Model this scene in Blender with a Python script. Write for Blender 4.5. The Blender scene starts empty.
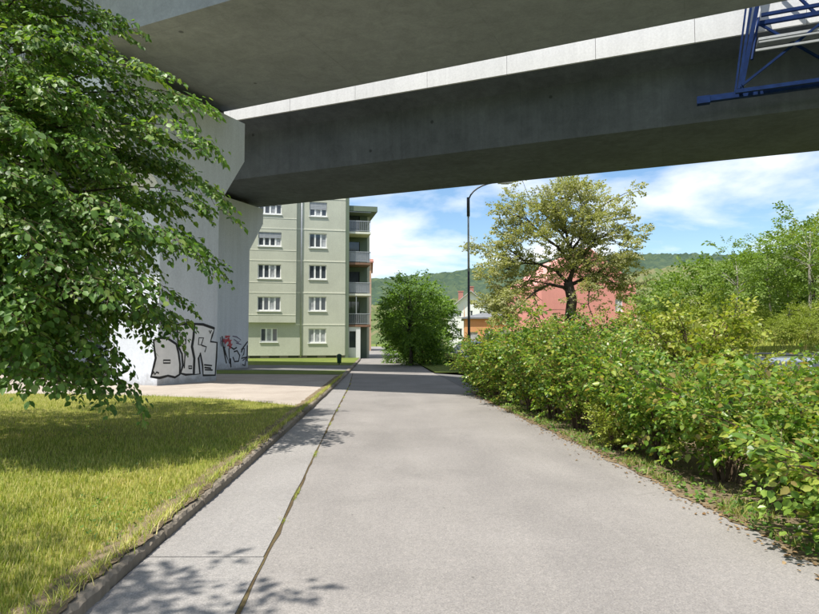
import bpy, math, random
import numpy as np
from mathutils import Vector, Matrix
R = math.radians
rnd = random.Random(7)
rng = np.random.default_rng(11)
scn = bpy.context.scene
COL = scn.collection

# ------------------------------------------------------------------ camera
F, CX, CY, CAMH = 615.0, 409.5, 307.0, 1.6          # focal length and centre in photo pixels (819 x 614)
TH = math.atan(33 / 615)
cam = bpy.data.cameras.new('camera'); cam.sensor_width = 36; cam.lens = F / 819 * 36
cam.clip_start = 0.05; cam.clip_end = 6000
camo = bpy.data.objects.new('camera', cam); COL.objects.link(camo)
camo.location = (0, 0, CAMH); camo.rotation_euler = (R(90) + TH, 0, 0)
scn.camera = camo
# ------------------------------------------------------------------ light
SUN = Vector((-.372, -.328, 1.0)).normalized()
EL = math.asin(SUN.z); AZ = math.atan2(SUN.x, SUN.y)
sl = bpy.data.lights.new('sun', 'SUN'); sl.energy = 5.0; sl.angle = R(.53); sl.color = (1, .955, .88)
so = bpy.data.objects.new('sun', sl); COL.objects.link(so)
so.rotation_euler = (-SUN).to_track_quat('-Z', 'Y').to_euler(); so.location = (-20, -20, 40)
W = bpy.data.worlds.new('World'); scn.world = W; W.use_nodes = True
nt = W.node_tree; nt.nodes.clear()
def wn(t, **k):
    n = nt.nodes.new(t)
    for a, b in k.items(): setattr(n, a, b)
    return n
sky = wn('ShaderNodeTexSky', sky_type='NISHITA', sun_disc=False, sun_elevation=EL, sun_rotation=AZ, altitude=250, air_density=1.15, dust_density=.35, ozone_density=2.6)
tc = wn('ShaderNodeTexCoord'); sep = wn('ShaderNodeSeparateXYZ'); nt.links.new(tc.outputs['Generated'], sep.inputs[0])
zc = wn('ShaderNodeMath', operation='MAXIMUM'); nt.links.new(sep.outputs['Z'], zc.inputs[0]); zc.inputs[1].default_value = 0
za = wn('ShaderNodeMath', operation='ADD'); nt.links.new(zc.outputs[0], za.inputs[0]); za.inputs[1].default_value = .16
dv = wn('ShaderNodeVectorMath', operation='DIVIDE'); nt.links.new(tc.outputs['Generated'], dv.inputs[0])
cb = wn('ShaderNodeCombineXYZ')
for i in range(3): nt.links.new(za.outputs[0], cb.inputs[i])
nt.links.new(cb.outputs[0], dv.inputs[1])
mp = wn('ShaderNodeMapping'); mp.inputs['Location'].default_value = (9.4, 12.1, 0); mp.inputs['Scale'].default_value = (1, 1, 0)
nt.links.new(dv.outputs[0], mp.inputs[0])
nz = wn('ShaderNodeTexNoise'); nz.inputs['Scale'].default_value = 1.25; nz.inputs['Detail'].default_value = 9; nz.inputs['Roughness'].default_value = .54
nz.inputs['Distortion'].default_value = .25
nt.links.new(mp.outputs[0], nz.inputs['Vector'])
rp = wn('ShaderNodeValToRGB'); rp.color_ramp.elements[0].position = .42; rp.color_ramp.elements[1].position = .62
nt.links.new(nz.outputs[0], rp.inputs[0])
mx = wn('ShaderNodeMix', data_type='RGBA'); mx.inputs['B'].default_value = (9.6, 9.8, 10.2, 1)
nt.links.new(rp.outputs[0], mx.inputs['Factor']); hs = wn('ShaderNodeHueSaturation'); hs.inputs['Saturation'].default_value = 1.12; hs.inputs['Value'].default_value = 1.35; nt.links.new(sky.outputs[0], hs.inputs['Color']); nt.links.new(hs.outputs[0], mx.inputs['A'])
bg = wn('ShaderNodeBackground'); bg.inputs[1].default_value = .088
wo = wn('ShaderNodeOutputWorld'); nt.links.new(mx.outputs['Result'], bg.inputs[0]); nt.links.new(bg.outputs[0], wo.inputs[0])
scn.view_settings.view_transform = 'Standard'; scn.view_settings.look = 'None'
scn.view_settings.exposure = .56; scn.view_settings.gamma = 1
scn.view_settings.use_curve_mapping = False
scn.cycles.use_denoising = True
scn.cycles.max_bounces = 7; scn.cycles.diffuse_bounces = 3; scn.cycles.transparent_max_bounces = 6

# ------------------------------------------------------------------ pixel helpers (photo pixels -> directions)
_fw = np.array([0, math.cos(TH), math.sin(TH)]); _up = np.array([0, -math.sin(TH), math.cos(TH)]); _rt = np.array([1., 0, 0])
_C = np.array([0, 0, CAMH])
def ray(x, y): return _fw + (x - CX) / F * _rt + (CY - y) / F * _up
def G(x, y, z=0.):
    d = ray(x, y); return _C + d * ((z - CAMH) / d[2])
def P(x, y, Y):
    d = ray(x, y); return _C + d * (Y / d[1])
def on_plane(x, y, p0, n):
    d = ray(x, y); n = np.array(n); return _C + d * (((np.array(p0) - _C) @ n) / (d @ n))

# ------------------------------------------------------------------ objects
def tag(o, label=None, cat=None, group=None, kind=None):
    if label: o['label'] = label
    if cat: o['category'] = cat
    if group: o['group'] = group
    if kind: o['kind'] = kind
    return o
def root(name, label, cat, loc=(0, 0, 0), rz=0, group=None, sc=1):
    o = bpy.data.objects.new(name, None); COL.objects.link(o)
    o.location = tuple(float(c) for c in loc); o.rotation_euler = (0, 0, rz); o.scale = (sc, sc, sc); o.empty_display_size = .2
    return tag(o, label, cat, group)
def link(name, me, m=None, parent=None):
    o = bpy.data.objects.new(name, me); COL.objects.link(o)
    if m is not None and not me.materials: me.materials.append(m)
    if parent is not None: o.parent = parent
    return o
def copy_tree(o, parent=None):
    c = o.copy(); COL.objects.link(c); c.parent = parent
    for ch in o.children: copy_tree(ch, c)
    return c
class MB:
    def __init__(s): s.v = []; s.f = []
    def add(s, vs, fs):
        k = len(s.v); s.v += [tuple(map(float, p)) for p in vs]; s.f += [tuple(i + k for i in f) for f in fs]; return s
    def box(s, a, b):
        x0, y0, z0 = a; x1, y1, z1 = b
        return s.add([(x0,y0,z0),(x1,y0,z0),(x1,y1,z0),(x0,y1,z0),(x0,y0,z1),(x1,y0,z1),(x1,y1,z1),(x0,y1,z1)],
                     [(0,3,2,1),(4,5,6,7),(0,1,5,4),(1,2,6,5),(2,3,7,6),(3,0,4,7)])
    def bar(s, p, q, w, h=None):                    # square bar from p to q
        p = Vector(p); q = Vector(q); d = (q - p).normalized(); h = h or w
        u = d.cross(Vector((0, 0, 1)));
        if u.length < .05: u = d.cross(Vector((0, 1, 0)))
        u.normalize(); v = u.cross(d)
        vs = [e + u * a * w / 2 + v * b * h / 2 for e in (p, q) for a, b in ((-1,-1),(1,-1),(1,1),(-1,1))]
        return s.add(vs, [(3,2,1,0),(4,5,6,7),(0,1,5,4),(1,2,6,5),(2,3,7,6),(3,0,4,7)])
    def tube(s, pts, rad, n=6, cap=True):
        pts = [Vector(p) for p in pts]; k = len(s.v); m = len(pts)
        u = None
        for i, p in enumerate(pts):
            t = (pts[min(i+1, m-1)] - pts[max(i-1, 0)]).normalized()
            if u is None:
                u = t.cross(Vector((0, 0, 1)))
                if u.length < .1: u = t.cross(Vector((0, 1, 0)))
            u = (u - t * u.dot(t)).normalized(); v = t.cross(u)
            r = rad[i] if hasattr(rad, '__len__') else rad
            for j in range(n):
                a = 2 * math.pi * j / n; q = p + (u * math.cos(a) + v * math.sin(a)) * r
                s.v.append((q.x, q.y, q.z))
        for i in range(m - 1):
            for j in range(n):
                s.f.append((k+i*n+j, k+i*n+(j+1) % n, k+(i+1)*n+(j+1) % n, k+(i+1)*n+j))
        if cap:
            s.f.append(tuple(k+j for j in reversed(range(n)))); s.f.append(tuple(k+(m-1)*n+j for j in range(n)))
        return s
    def prism(s, poly, a, b, fn):                   # polygon (list of 2d) swept from a to b; fn(p2, t) -> 3d
        n = len(poly)
        return s.add([fn(p, a) for p in poly] + [fn(p, b) for p in poly],
                     [tuple(reversed(range(n))), tuple(range(n, 2*n))] + [(i, (i+1) % n, n+(i+1) % n, n+i) for i in range(n)])
    def build(s, name, m=None, parent=None, smooth=False, off=None, recalc=True):
        me = bpy.data.meshes.new(name)
        v = s.v if off is None else [(p[0]-off[0], p[1]-off[1], p[2]-off[2]) for p in s.v]
        me.from_pydata(v, [], s.f)
        if recalc:
            import bmesh
            bm = bmesh.new(); bm.from_mesh(me); bmesh.ops.recalc_face_normals(bm, faces=bm.faces); bm.to_mesh(me); bm.free()
        if smooth: me.polygons.foreach_set('use_smooth', [True] * len(me.polygons))
        me.update()
        return link(name, me, m, parent)

# ------------------------------------------------------------------ materials
def newmat(name):
    m = bpy.data.materials.new(name); m.use_nodes = True
    t = m.node_tree; b = t.nodes['Principled BSDF']
    return m, t, b
def N_(t, ty, **k):
    n = t.nodes.new(ty)
    for a, b in k.items(): setattr(n, a, b)
    return n
def noise(t, vec, scale, detail=5, rough=.6, dist=0):
    n = N_(t, 'ShaderNodeTexNoise'); n.inputs['Scale'].default_value = scale; n.inputs['Detail'].default_value = detail
    n.inputs['Roughness'].default_value = rough; n.inputs['Distortion'].default_value = dist
    if vec is not None: t.links.new(vec, n.inputs['Vector'])
    return n.outputs[0]
def ramp(t, fac, stops):
    r = N_(t, 'ShaderNodeValToRGB'); e = r.color_ramp.elements
    while len(e) < len(stops): e.new(.5)
    for i, (p, c) in enumerate(stops):
        e[i].position = p; e[i].color = (*c, 1) if len(c) == 3 else c
    t.links.new(fac, r.inputs[0]); return r.outputs[0]
def mixc(t, fac, a, b, mode='MIX'):
    n = N_(t, 'ShaderNodeMix', data_type='RGBA', blend_type=mode)
    for s, x in (('Factor', fac), ('A', a), ('B', b)):
        if isinstance(x, (int, float)): n.inputs[s].default_value = x
        elif isinstance(x, tuple): n.inputs[s].default_value = (*x, 1)
        else: t.links.new(x, n.inputs[s])
    return n.outputs['Result']
def coords(t, scale=None, world=False):
    if world: o = N_(t, 'ShaderNodeNewGeometry').outputs['Position']
    else: o = N_(t, 'ShaderNodeTexCoord').outputs['Object']
    if scale:
        mpn = N_(t, 'ShaderNodeMapping'); mpn.inputs['Scale'].default_value = scale; t.links.new(o, mpn.inputs[0]); o = mpn.outputs[0]
    return o
def bump(t, b, h, strength=.3, dist=.01):
    n = N_(t, 'ShaderNodeBump'); n.inputs['Strength'].default_value = strength; n.inputs['Distance'].default_value = dist
    t.links.new(h, n.inputs['Height']); t.links.new(n.outputs[0], b.inputs['Normal'])
def g3(v): return (v, v, v)
def plain(name, c, rough=.6, metal=0, var=.18, scale=6, spec=.5, bmp=0):
    m, t, b = newmat(name); v = coords(t)
    n = noise(t, v, scale, 6)
    lo = tuple(x * (1 - var) for x in c); hi = tuple(min(1, x * (1 + var)) for x in c)
    t.links.new(ramp(t, n, [(.3, lo), (.7, hi)]), b.inputs['Base Color'])
    b.inputs['Roughness'].default_value = rough; b.inputs['Metallic'].default_value = metal
    b.inputs['Specular IOR Level'].default_value = spec
    if bmp: bump(t, b, noise(t, v, scale * 8, 4), bmp, .01)
    return m
def concrete(name, c, stain=.3, board=None, streak=.25, rough=.85, foot=0):
    m, t, b = newmat(name); v = coords(t, world=True)
    big = noise(t, v, .35, 6, .62); fine = noise(t, v, 14, 6, .7)
    base = ramp(t, big, [(.28, tuple(x * (1 - stain) for x in c)), (.72, tuple(x * (1 + stain * .5) for x in c))])
    base = mixc(t, .35, base, ramp(t, fine, [(.25, g3(.55)), (.75, g3(1.2))]), 'MULTIPLY')
    sv = coords(t, (2.2, 2.2, .12), True)
    base = mixc(t, streak, base, ramp(t, noise(t, sv, 1.6, 5, .6), [(.42, g3(.45)), (.6, g3(1))]), 'MULTIPLY')
    if board:                                       # formwork seams along and across the deck, patchy pour colour
        for ang, pitch, wd in ((board, 1.3, .007), (board - 90, 5.2, .012)):
            dt = N_(t, 'ShaderNodeVectorMath', operation='DOT_PRODUCT'); t.links.new(v, dt.inputs[0]); dt.inputs[1].default_value = (math.cos(R(ang)), math.sin(R(ang)), 0)
            pp = N_(t, 'ShaderNodeMath', operation='PINGPONG'); t.links.new(dt.outputs['Value'], pp.inputs[0]); pp.inputs[1].default_value = pitch / 2
            base = mixc(t, mixc(t, 1., ramp(t, pp.outputs[0], [(wd, g3(.32)), (wd * 2.2, g3(0))]), ramp(t, noise(t, v, .8, 3), [(.35, g3(.2)), (.65, g3(1))]), 'MULTIPLY'), base, tuple(x * .5 for x in c))
        vo = N_(t, 'ShaderNodeTexVoronoi'); vo.inputs['Scale'].default_value = .55; t.links.new(v, vo.inputs['Vector'])
        base = mixc(t, ramp(t, vo.outputs['Distance'], [(.03, g3(.8)), (.05, g3(0))]), base, tuple(x * .3 for x in c))
        base = mixc(t, .5, base, ramp(t, noise(t, v, 1.7, 7, .7, .6), [(.35, g3(.72)), (.62, g3(1.12))]), 'MULTIPLY')
    if foot:                                        # splashed grime near the ground
        sp_ = N_(t, 'ShaderNodeSeparateXYZ'); t.links.new(v, sp_.inputs[0])
        ad = N_(t, 'ShaderNodeMath', operation='MULTIPLY_ADD'); t.links.new(sp_.outputs['Z'], ad.inputs[0]); ad.inputs[1].default_value = -.9; t.links.new(noise(t, v, 3.2, 7, .7), ad.inputs[2])
        base = mixc(t, ramp(t, ad.outputs[0], [(.12, g3(0)), (.42, g3(foot))]), base, (.16, .14, .12))
    t.links.new(base, b.inputs['Base Color']); b.inputs['Roughness'].default_value = rough
    b.inputs['Specular IOR Level'].default_value = .25
    bump(t, b, mixc(t, .5, fine, noise(t, v, 3, 5)), .22 if stain < .45 else .8, .012)
    return m
def leafmat(name, cols, trans=.34, rough=.42, spec=.4, tcol=None):
    m, t, b = newmat(name)
    ri = N_(t, 'ShaderNodeNewGeometry').outputs['Random Per Island']
    n = len(cols); c = ramp(t, ri, [(i / max(1, n - 1), cols[i]) for i in range(n)])
    v = coords(t); c = mixc(t, .55, c, ramp(t, noise(t, v, 1.1, 3), [(.3, g3(.62)), (.7, g3(1.2))]), 'MULTIPLY')
    t.links.new(c, b.inputs['Base Color']); b.inputs['Roughness'].default_value = rough; b.inputs['Specular IOR Level'].default_value = spec
    tr = N_(t, 'ShaderNodeBsdfTranslucent')
    tcn = mixc(t, 1.0, c, tcol or (1.5, 1.6, .6), 'MULTIPLY'); t.links.new(tcn, tr.inputs[0])
    mxs = N_(t, 'ShaderNodeMixShader'); mxs.inputs[0].default_value = trans
    t.links.new(b.outputs[0], mxs.inputs[1]); t.links.new(tr.outputs[0], mxs.inputs[2])
    t.links.new(mxs.outputs[0], t.nodes['Material Output'].inputs[0])
    return m
M = {}
M['linden'] = leafmat('linden_leaf', [(.05, .11, .02), (.085, .17, .032), (.125, .235, .045), (.175, .285, .065), (.25, .32, .085)], .38, .45, .35)
M['hedge'] = leafmat('hedge_leaf', [(.065, .135, .02), (.115, .22, .035), (.165, .28, .045), (.24, .345, .06), (.34, .39, .07), (.30, .22, .08)], .4, .36, .42)
M['hedge_yellow'] = leafmat('hedge_leaf_yellow', [(.19, .25, .035), (.28, .34, .05), (.36, .40, .07), (.38, .36, .09)], .36, .42, .4)
M['maple'] = leafmat('maple_leaf', [(.065, .13, .02), (.125, .225, .032), (.21, .33, .05)], .33, .5, .3)
M['oak'] = leafmat('oak_leaf', [(.27, .285, .13), (.35, .35, .175), (.41, .39, .21), (.29, .32, .13)], .36, .5, .3)
M['wood'] = leafmat('woodland_leaf', [(.11, .185, .035), (.17, .26, .05), (.22, .30, .065)], .34, .5, .3)
M['wood_light'] = leafmat('woodland_leaf_light', [(.18, .24, .04), (.25, .31, .055), (.29, .33, .075)], .34, .5, .3)
M['litter'] = leafmat('dry_leaf', [(.16, .09, .04), (.25, .16, .08), (.34, .24, .13)], .1, .8, .1)
M['bark'] = plain('bark', (.055, .045, .035), .9, var=.5, scale=9, spec=.2, bmp=.6)
M['bark_pale'] = plain('bark_pale', (.33, .31, .27), .9, var=.4, scale=5, spec=.2, bmp=.4)
M['stem'] = plain('stem', (.10, .07, .045), .85, var=.4, scale=12, spec=.2)
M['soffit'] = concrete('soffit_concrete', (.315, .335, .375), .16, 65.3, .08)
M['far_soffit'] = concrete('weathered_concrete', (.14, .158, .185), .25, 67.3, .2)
M['fascia'] = concrete('fascia_concrete', (.72, .725, .72), .08, streak=.1)
M['pier'] = concrete('painted_concrete', (.62, .65, .70), .07, streak=.12, foot=.5)
M['white'] = plain('white_paint', (.78, .78, .76), .45, var=.05)
M['black_paint'] = plain('black_spray', (.012, .012, .014), .6, var=.3, scale=20)
M['grey_paint'] = plain('grey_spray', (.74, .735, .73), .7, var=.07, scale=4)
M['red_paint'] = plain('red_spray', (.45, .06, .07), .7, var=.3, scale=12)
M['purple_paint'] = plain('violet_spray', (.10, .06, .14), .7, var=.3, scale=12)
M['blue_steel'] = plain('blue_steel', (.006, .022, .09), .75, var=.3, scale=5, spec=.12)
M['galv'] = plain('galvanised', (.48, .5, .52), .45, .5, var=.12)
M['dark_metal'] = plain('dark_metal', (.05, .055, .06), .5, .3, var=.2)
M['rubber'] = plain('rubber', (.02, .02, .021), .85, var=.2)
M['tail'] = plain('tail_lamp', (.45, .015, .015), .25, var=.1)
M['lamp_glass'] = plain('lamp_glass', (.75, .76, .78), .15, var=.03)
M['glass'] = plain('window_glass', (.05, .06, .07), .06, var=.3, scale=1.5, spec=.8)
M['curtain'] = plain('pale_curtain', (.36, .37, .38), .5, var=.45, scale=2.5)
M['rail_white'] = plain('pale_railing', (.36, .38, .40), .5, var=.08)
M['brown'] = plain('brown_paint', (.22, .12, .075), .6, var=.15)
M['bin'] = plain('dark_green_plastic', (.02, .07, .035), .5, var=.2)
M['roof_tile'] = plain('red_roof', (.30, .13, .09), .8, var=.3, scale=3, bmp=.4)
M['roof_pink'] = plain('pinkish_roof', (.66, .275, .24), .8, var=.2, scale=3, bmp=.4)
M['roof_pale'] = plain('pale_roof', (.42, .41, .40), .7, var=.15, scale=2)
M['roof_grey'] = plain('grey_roof', (.16, .17, .18), .7, var=.2, scale=2)
M['brick'] = plain('chimney_brick', (.36, .16, .12), .85, var=.3, scale=8)
def render_wall(name, c, stain=.15):
    return concrete(name, c, stain, streak=.05)
M['green_wall'] = render_wall('green_render', (.55, .56, .455), .14)
M['green_pale'] = render_wall('pale_green_render', (.76, .755, .63), .04)
M['green_shaded'] = render_wall('shaded_green_render', (.15, .19, .14), .1)  # darker green paint, with the balcony recess's shade put into the colour
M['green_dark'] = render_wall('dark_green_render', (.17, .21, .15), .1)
M['basement'] = render_wall('basement_stone', (.24, .215, .18), .3)
M['pink_wall'] = render_wall('pink_render', (.72, .30, .26), .1)
M['orange_wall'] = render_wall('orange_render', (.66, .34, .16), .18)
M['cream_wall'] = render_wall('cream_render', (.80, .80, .78), .04)
M['tan_wall'] = render_wall('tan_render', (.50, .33, .23), .12)

def asphalt(name, c, patchy=.16):
    m, t, b = newmat(name); v = coords(t, world=True)
    grit = noise(t, v, 85, 4, .8); mid = noise(t, v, 22, 5, .65); big = noise(t, v, .55, 6, .6, .4)
    lv = coords(t, (1.6, .22, 1), True); lane = noise(t, lv, .8, 5, .55)
    col = ramp(t, big, [(.3, tuple(x * (1 - patchy) for x in c)), (.7, tuple(x * (1 + patchy * .7) for x in c))])
    col = mixc(t, .6, col, ramp(t, grit, [(.3, g3(.35)), (.5, g3(1)), (.72, g3(1.75))]), 'MULTIPLY')
    col = mixc(t, .5, col, ramp(t, mid, [(.3, g3(.78)), (.7, g3(1.15))]), 'MULTIPLY')
    col = mixc(t, .45, col, ramp(t, lane, [(.35, (.86, .85, .84)), (.65, (1.1, 1.09, 1.06))]), 'MULTIPLY')
    ag = N_(t, 'ShaderNodeTexVoronoi'); ag.inputs['Scale'].default_value = 70; t.links.new(v, ag.inputs['Vector'])
    col = mixc(t, .2, col, ramp(t, ag.outputs['Color'], [(.1, g3(.5)), (.5, g3(1)), (.9, (1.6, 1.55, 1.45))]), 'MULTIPLY')
    st2 = noise(t, v, 1.1, 7, .72, .8); col = mixc(t, ramp(t, st2, [(.60, g3(0)), (.70, g3(.45))]), col, tuple(x * .62 for x in c))
    col = mixc(t, ramp(t, noise(t, coords(t, (1, .45, 1), True), 1.9, 6, .7), [(.6, g3(0)), (.72, g3(.4))]), col, tuple(x * 1.35 for x in c))
    # dark specks and fine cracks
    sp = N_(t, 'ShaderNodeTexVoronoi'); sp.inputs['Scale'].default_value = 2.6; t.links.new(v, sp.inputs['Vector'])
    col = mixc(t, ramp(t, sp.outputs['Distance'], [(.018, g3(.75)), (.045, g3(0))]), col, (.07, .065, .06))
    cv = mixc(t, .12, v, noise_col(t, v, 1.5))
    ck = N_(t, 'ShaderNodeTexVoronoi', feature='DISTANCE_TO_EDGE'); ck.inputs['Scale'].default_value = .42; t.links.new(cv, ck.inputs['Vector'])
    gate = ramp(t, noise(t, v, .5, 2), [(.58, g3(0)), (.64, g3(.8))])
    crack = mixc(t, 1.0, ramp(t, ck.outputs['Distance'], [(.001, g3(.5)), (.004, g3(0))]), gate, 'MULTIPLY')
    col = mixc(t, crack, col, (.13, .12, .11))
    t.links.new(col, b.inputs['Base Color']); b.inputs['Roughness'].default_value = .86; b.inputs['Specular IOR Level'].default_value = .3
    bump(t, b, mixc(t, .4, grit, mid), .35, .006)
    return m
def noise_col(t, vec, scale):
    n = N_(t, 'ShaderNodeTexNoise'); n.inputs['Scale'].default_value = scale; n.inputs['Detail'].default_value = 4
    t.links.new(vec, n.inputs['Vector']); return n.outputs['Color']
M['asphalt'] = asphalt('worn_asphalt', (.240, .225, .212))
M['slab'] = asphalt('concrete_slab', (.262, .25, .239), .1)
M['lot'] = asphalt('lot_asphalt', (.16, .157, .152))
def ground(name, stops, s1=.5, s2=9, b_=.5):
    m, t, b = newmat(name); v = coords(t, world=True)
    a = noise(t, v, s1, 6, .65); f = noise(t, v, s2, 6, .75)
    c = ramp(t, mixc(t, .5, a, f), stops); t.links.new(c, b.inputs['Base Color'])
    b.inputs['Roughness'].default_value = .95; b.inputs['Specular IOR Level'].default_value = .1
    bump(t, b, noise(t, v, s2 * 4, 5, .7), b_, .03)
    return m
M['soil'] = ground('lawn_soil', [(.35, (.16, .16, .04)), (.5, (.21, .21, .05)), (.65, (.27, .24, .08))])
M['gravel'] = ground('pale_gravel', [(.35, (.30, .26, .22)), (.5, (.40, .35, .30)), (.65, (.47, .41, .355))], .8, 30)
M['dirt'] = ground('verge_dirt', [(.33, (.09, .07, .045)), (.5, (.19, .145, .09)), (.6, (.24, .19, .12)), (.7, (.15, .16, .06))], 1.5, 14)
M['field'] = ground('rough_grass', [(.35, (.09, .12, .03)), (.5, (.14, .18, .04)), (.65, (.20, .22, .06))], .3, 4)
M['bank'] = ground('bank_grass', [(.35, (.16, .19, .035)), (.5, (.22, .25, .05)), (.65, (.28, .28, .07))], .4, 5)
M['kerb'] = concrete('kerb_stone', (.27, .23, .18), .5, streak=.1)
M['moss'] = ground('joint_dirt', [(.35, (.07, .05, .03)), (.5, (.12, .09, .05)), (.65, (.14, .12, .05))], 3, 30)
def grassmat(name, c4):
    m, t, b = newmat(name); v = coords(t, world=True)
    ri = N_(t, 'ShaderNodeNewGeometry').outputs['Random Per Island']
    c = ramp(t, ri, [(0, c4[0]), (.42, c4[1]), (.75, c4[2]), (1, c4[3])])
    patch = ramp(t, noise(t, v, .55, 5, .6), [(.3, (.55, .70, .5)), (.5, (.95, .97, .8)), (.68, (1.25, 1.1, 1.2))])
    c = mixc(t, .8, c, patch, 'MULTIPLY')
    t.links.new(c, b.inputs['Base Color']); b.inputs['Roughness'].default_value = .55; b.inputs['Specular IOR Level'].default_value = .25
    tr = N_(t, 'ShaderNodeBsdfTranslucent'); t.links.new(mixc(t, 1., c, (1.3, 1.4, .6), 'MULTIPLY'), tr.inputs[0])
    ms = N_(t, 'ShaderNodeMixShader'); ms.inputs[0].default_value = .3
    t.links.new(b.outputs[0], ms.inputs[1]); t.links.new(tr.outputs[0], ms.inputs[2]); t.links.new(ms.outputs[0], t.nodes['Material Output'].inputs[0])
    return m
M['grass'] = grassmat('grass_blade', [(.19, .245, .045), (.33, .375, .075), (.47, .46, .13), (.60, .53, .27)])
M['weed_grass'] = grassmat('verge_blade', [(.12, .17, .035), (.22, .27, .06), (.32, .32, .10), (.42, .35, .18)])
def forestmat(name, stops, s):
    m, t, b = newmat(name); v = coords(t, world=True)
    vo = N_(t, 'ShaderNodeTexVoronoi'); vo.inputs['Scale'].default_value = s; t.links.new(v, vo.inputs['Vector'])
    f = mixc(t, .45, noise(t, v, .006, 5, .6), noise(t, v, s * .8, 4, .7))
    f = mixc(t, .35, f, vo.outputs['Color'])
    t.links.new(ramp(t, f, stops), b.inputs['Base Color']); b.inputs['Roughness'].default_value = .95; b.inputs['Specular IOR Level'].default_value = .05
    return m
M['forest'] = forestmat('far_forest', [(.3, (.035, .06, .045)), (.5, (.055, .085, .055)), (.7, (.085, .115, .06))], .11)
M['forest_near'] = forestmat('near_forest', [(.3, (.06, .09, .04)), (.48, (.10, .135, .05)), (.62, (.16, .15, .08)), (.75, (.15, .19, .06))], .13)

# ------------------------------------------------------------------ leaf meshes
TM = np.array([[0,0,0],[.34,.26,.06],[.29,.64,.04],[0,1,-.12],[-.29,.64,.04],[-.34,.26,.06]], float)
TF = np.array([[0,1,2,3],[0,3,4,5]])
TQ = np.array([[0,0,0],[.38,.45,.08],[0,1,-.08],[-.38,.45,.08]], float); TQF = np.array([[0,1,2,3]])
def quads_mesh(name, V, Fq, m, parent=None, kind='stuff', smooth=False):
    me = bpy.data.meshes.new(name); nf = len(Fq)
    me.vertices.add(len(V)); me.vertices.foreach_set('co', V.astype(np.float32).ravel())
    me.loops.add(nf * 4); me.loops.foreach_set('vertex_index', Fq.astype(np.int32).ravel())
    me.polygons.add(nf); me.polygons.foreach_set('loop_start', np.arange(0, nf * 4, 4, dtype=np.int32))
    try: me.polygons.foreach_set('loop_total', np.full(nf, 4, dtype=np.int32))
    except Exception: pass
    me.update(calc_edges=True)
    if smooth: me.polygons.foreach_set('use_smooth', np.ones(nf, bool))
    o = link(name, me, m, parent)
    if kind: o['kind'] = kind
    return o
def norm(a): return a / (np.linalg.norm(a, axis=-1, keepdims=True) + 1e-9)
def leaf_arrays(pos, axis, nrm, size, simple=False):
    T, Fx = (TQ, TQF) if simple else (TM, TF)
    axis = norm(axis); side = norm(np.cross(axis, nrm)); nn = np.cross(side, axis)
    s = size[:, None, None]; nn = nn * rng.uniform(-.4, 2.6, (len(pos), 1))
    V = pos[:, None] + s * (T[None, :, 0:1] * side[:, None] + T[None, :, 1:2] * axis[:, None] + T[None, :, 2:3] * nn[:, None])
    k = len(T); Fq = (Fx[None] + (np.arange(len(pos)) * k)[:, None, None]).reshape(-1, 4)
    return V.reshape(-1, 3), Fq
def leaves(name, L, m, parent, simple=False, kind='stuff'):
    pos, ax, nr, sz = [np.concatenate(a) for a in zip(*L)]
    V, Fq = leaf_arrays(pos, ax, nr, sz, simple)
    return quads_mesh(name, V, Fq, m, parent, kind)
def spray(r, L=.6, n=26, ls=.08, droop=.25, side=4, hang=.35, rough=.35, flat=1.):
    """leafy twig along +x: leaf positions, axes, normals, sizes and twig polylines"""
    tw = []; P_, A_, Z_, S_ = [], [], [], []
    main = lambda t: np.array([L * t, 0, -droop * L * t * t])
    axes = [(main, np.array([1., 0, 0]), 1.)]
    for i in range(side):
        t0 = .15 + .75 * (i + r.random() * .6) / side; sg = 1 if i % 2 else -1
        d = norm(np.array([.75, sg * (.55 + .4 * r.random()), (r.random() - .4) * .5 * flat])); l = L * (.62 - .42 * t0)
        p0 = main(t0); axes.append(((lambda t, p0=p0, d=d, l=l: p0 + d * l * t + np.array([0, 0, -droop * l * t * t])), d, l / L))
    w = np.array([a[2] for a in axes]); cnt = np.maximum(2, (w / w.sum() * n).astype(int))
    for (fn, d, l), c in zip(axes, cnt):
        tw.append((fn(0), fn(1)))
        for j in range(c):
            t = min(1, (.12 if l == 1. else .0) + (j + r.random() * .8) / c)
            sg = 1 if j % 2 else -1; lat = norm(np.cross(np.array([0, 0, 1.]), d)) * sg
            a = d * (.45 + .5 * t) + lat * (.9 - .5 * t) + np.array([0, 0, -hang - .3 * r.random()]) + (r.random(3) - .5) * rough
            z = np.array([0, 0, 1.]) + (r.random(3) - .5) * rough * 2.4
            P_.append(fn(t) + a * ls * .2); A_.append(a); Z_.append(z); S_.append(ls * (.5 + .75 * r.random()))
    return np.array(P_), norm(np.array(A_)), norm(np.array(Z_)), np.array(S_), tw
def put(sp, o, d, sc=1, roll=0, upv=(0, 0, 1)):
    x = np.array(d, float); x /= np.linalg.norm(x) + 1e-9; u = np.array(upv, float)
    y = np.cross(u, x); ny = np.linalg.norm(y)
    y = np.array([0, 1., 0]) if ny < 1e-3 else y / ny
    z = np.cross(x, y); c, s = math.cos(roll), math.sin(roll); y, z = y * c + z * s, z * c - y * s
    B = np.stack([x, y, z]); o = np.array(o, float)
    return (sp[0] * sc @ B + o, sp[1] @ B, sp[2] @ B, sp[3] * sc), [(a * sc @ B + o, b * sc @ B + o) for a, b in sp[4]]
def bez(p0, p1, p2, n=8):
    p0, p1, p2 = (np.array(p, float) for p in (p0, p1, p2)); return [(1-t)**2*p0 + 2*t*(1-t)*p1 + t*t*p2 for t in np.linspace(0, 1, n)]

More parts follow.
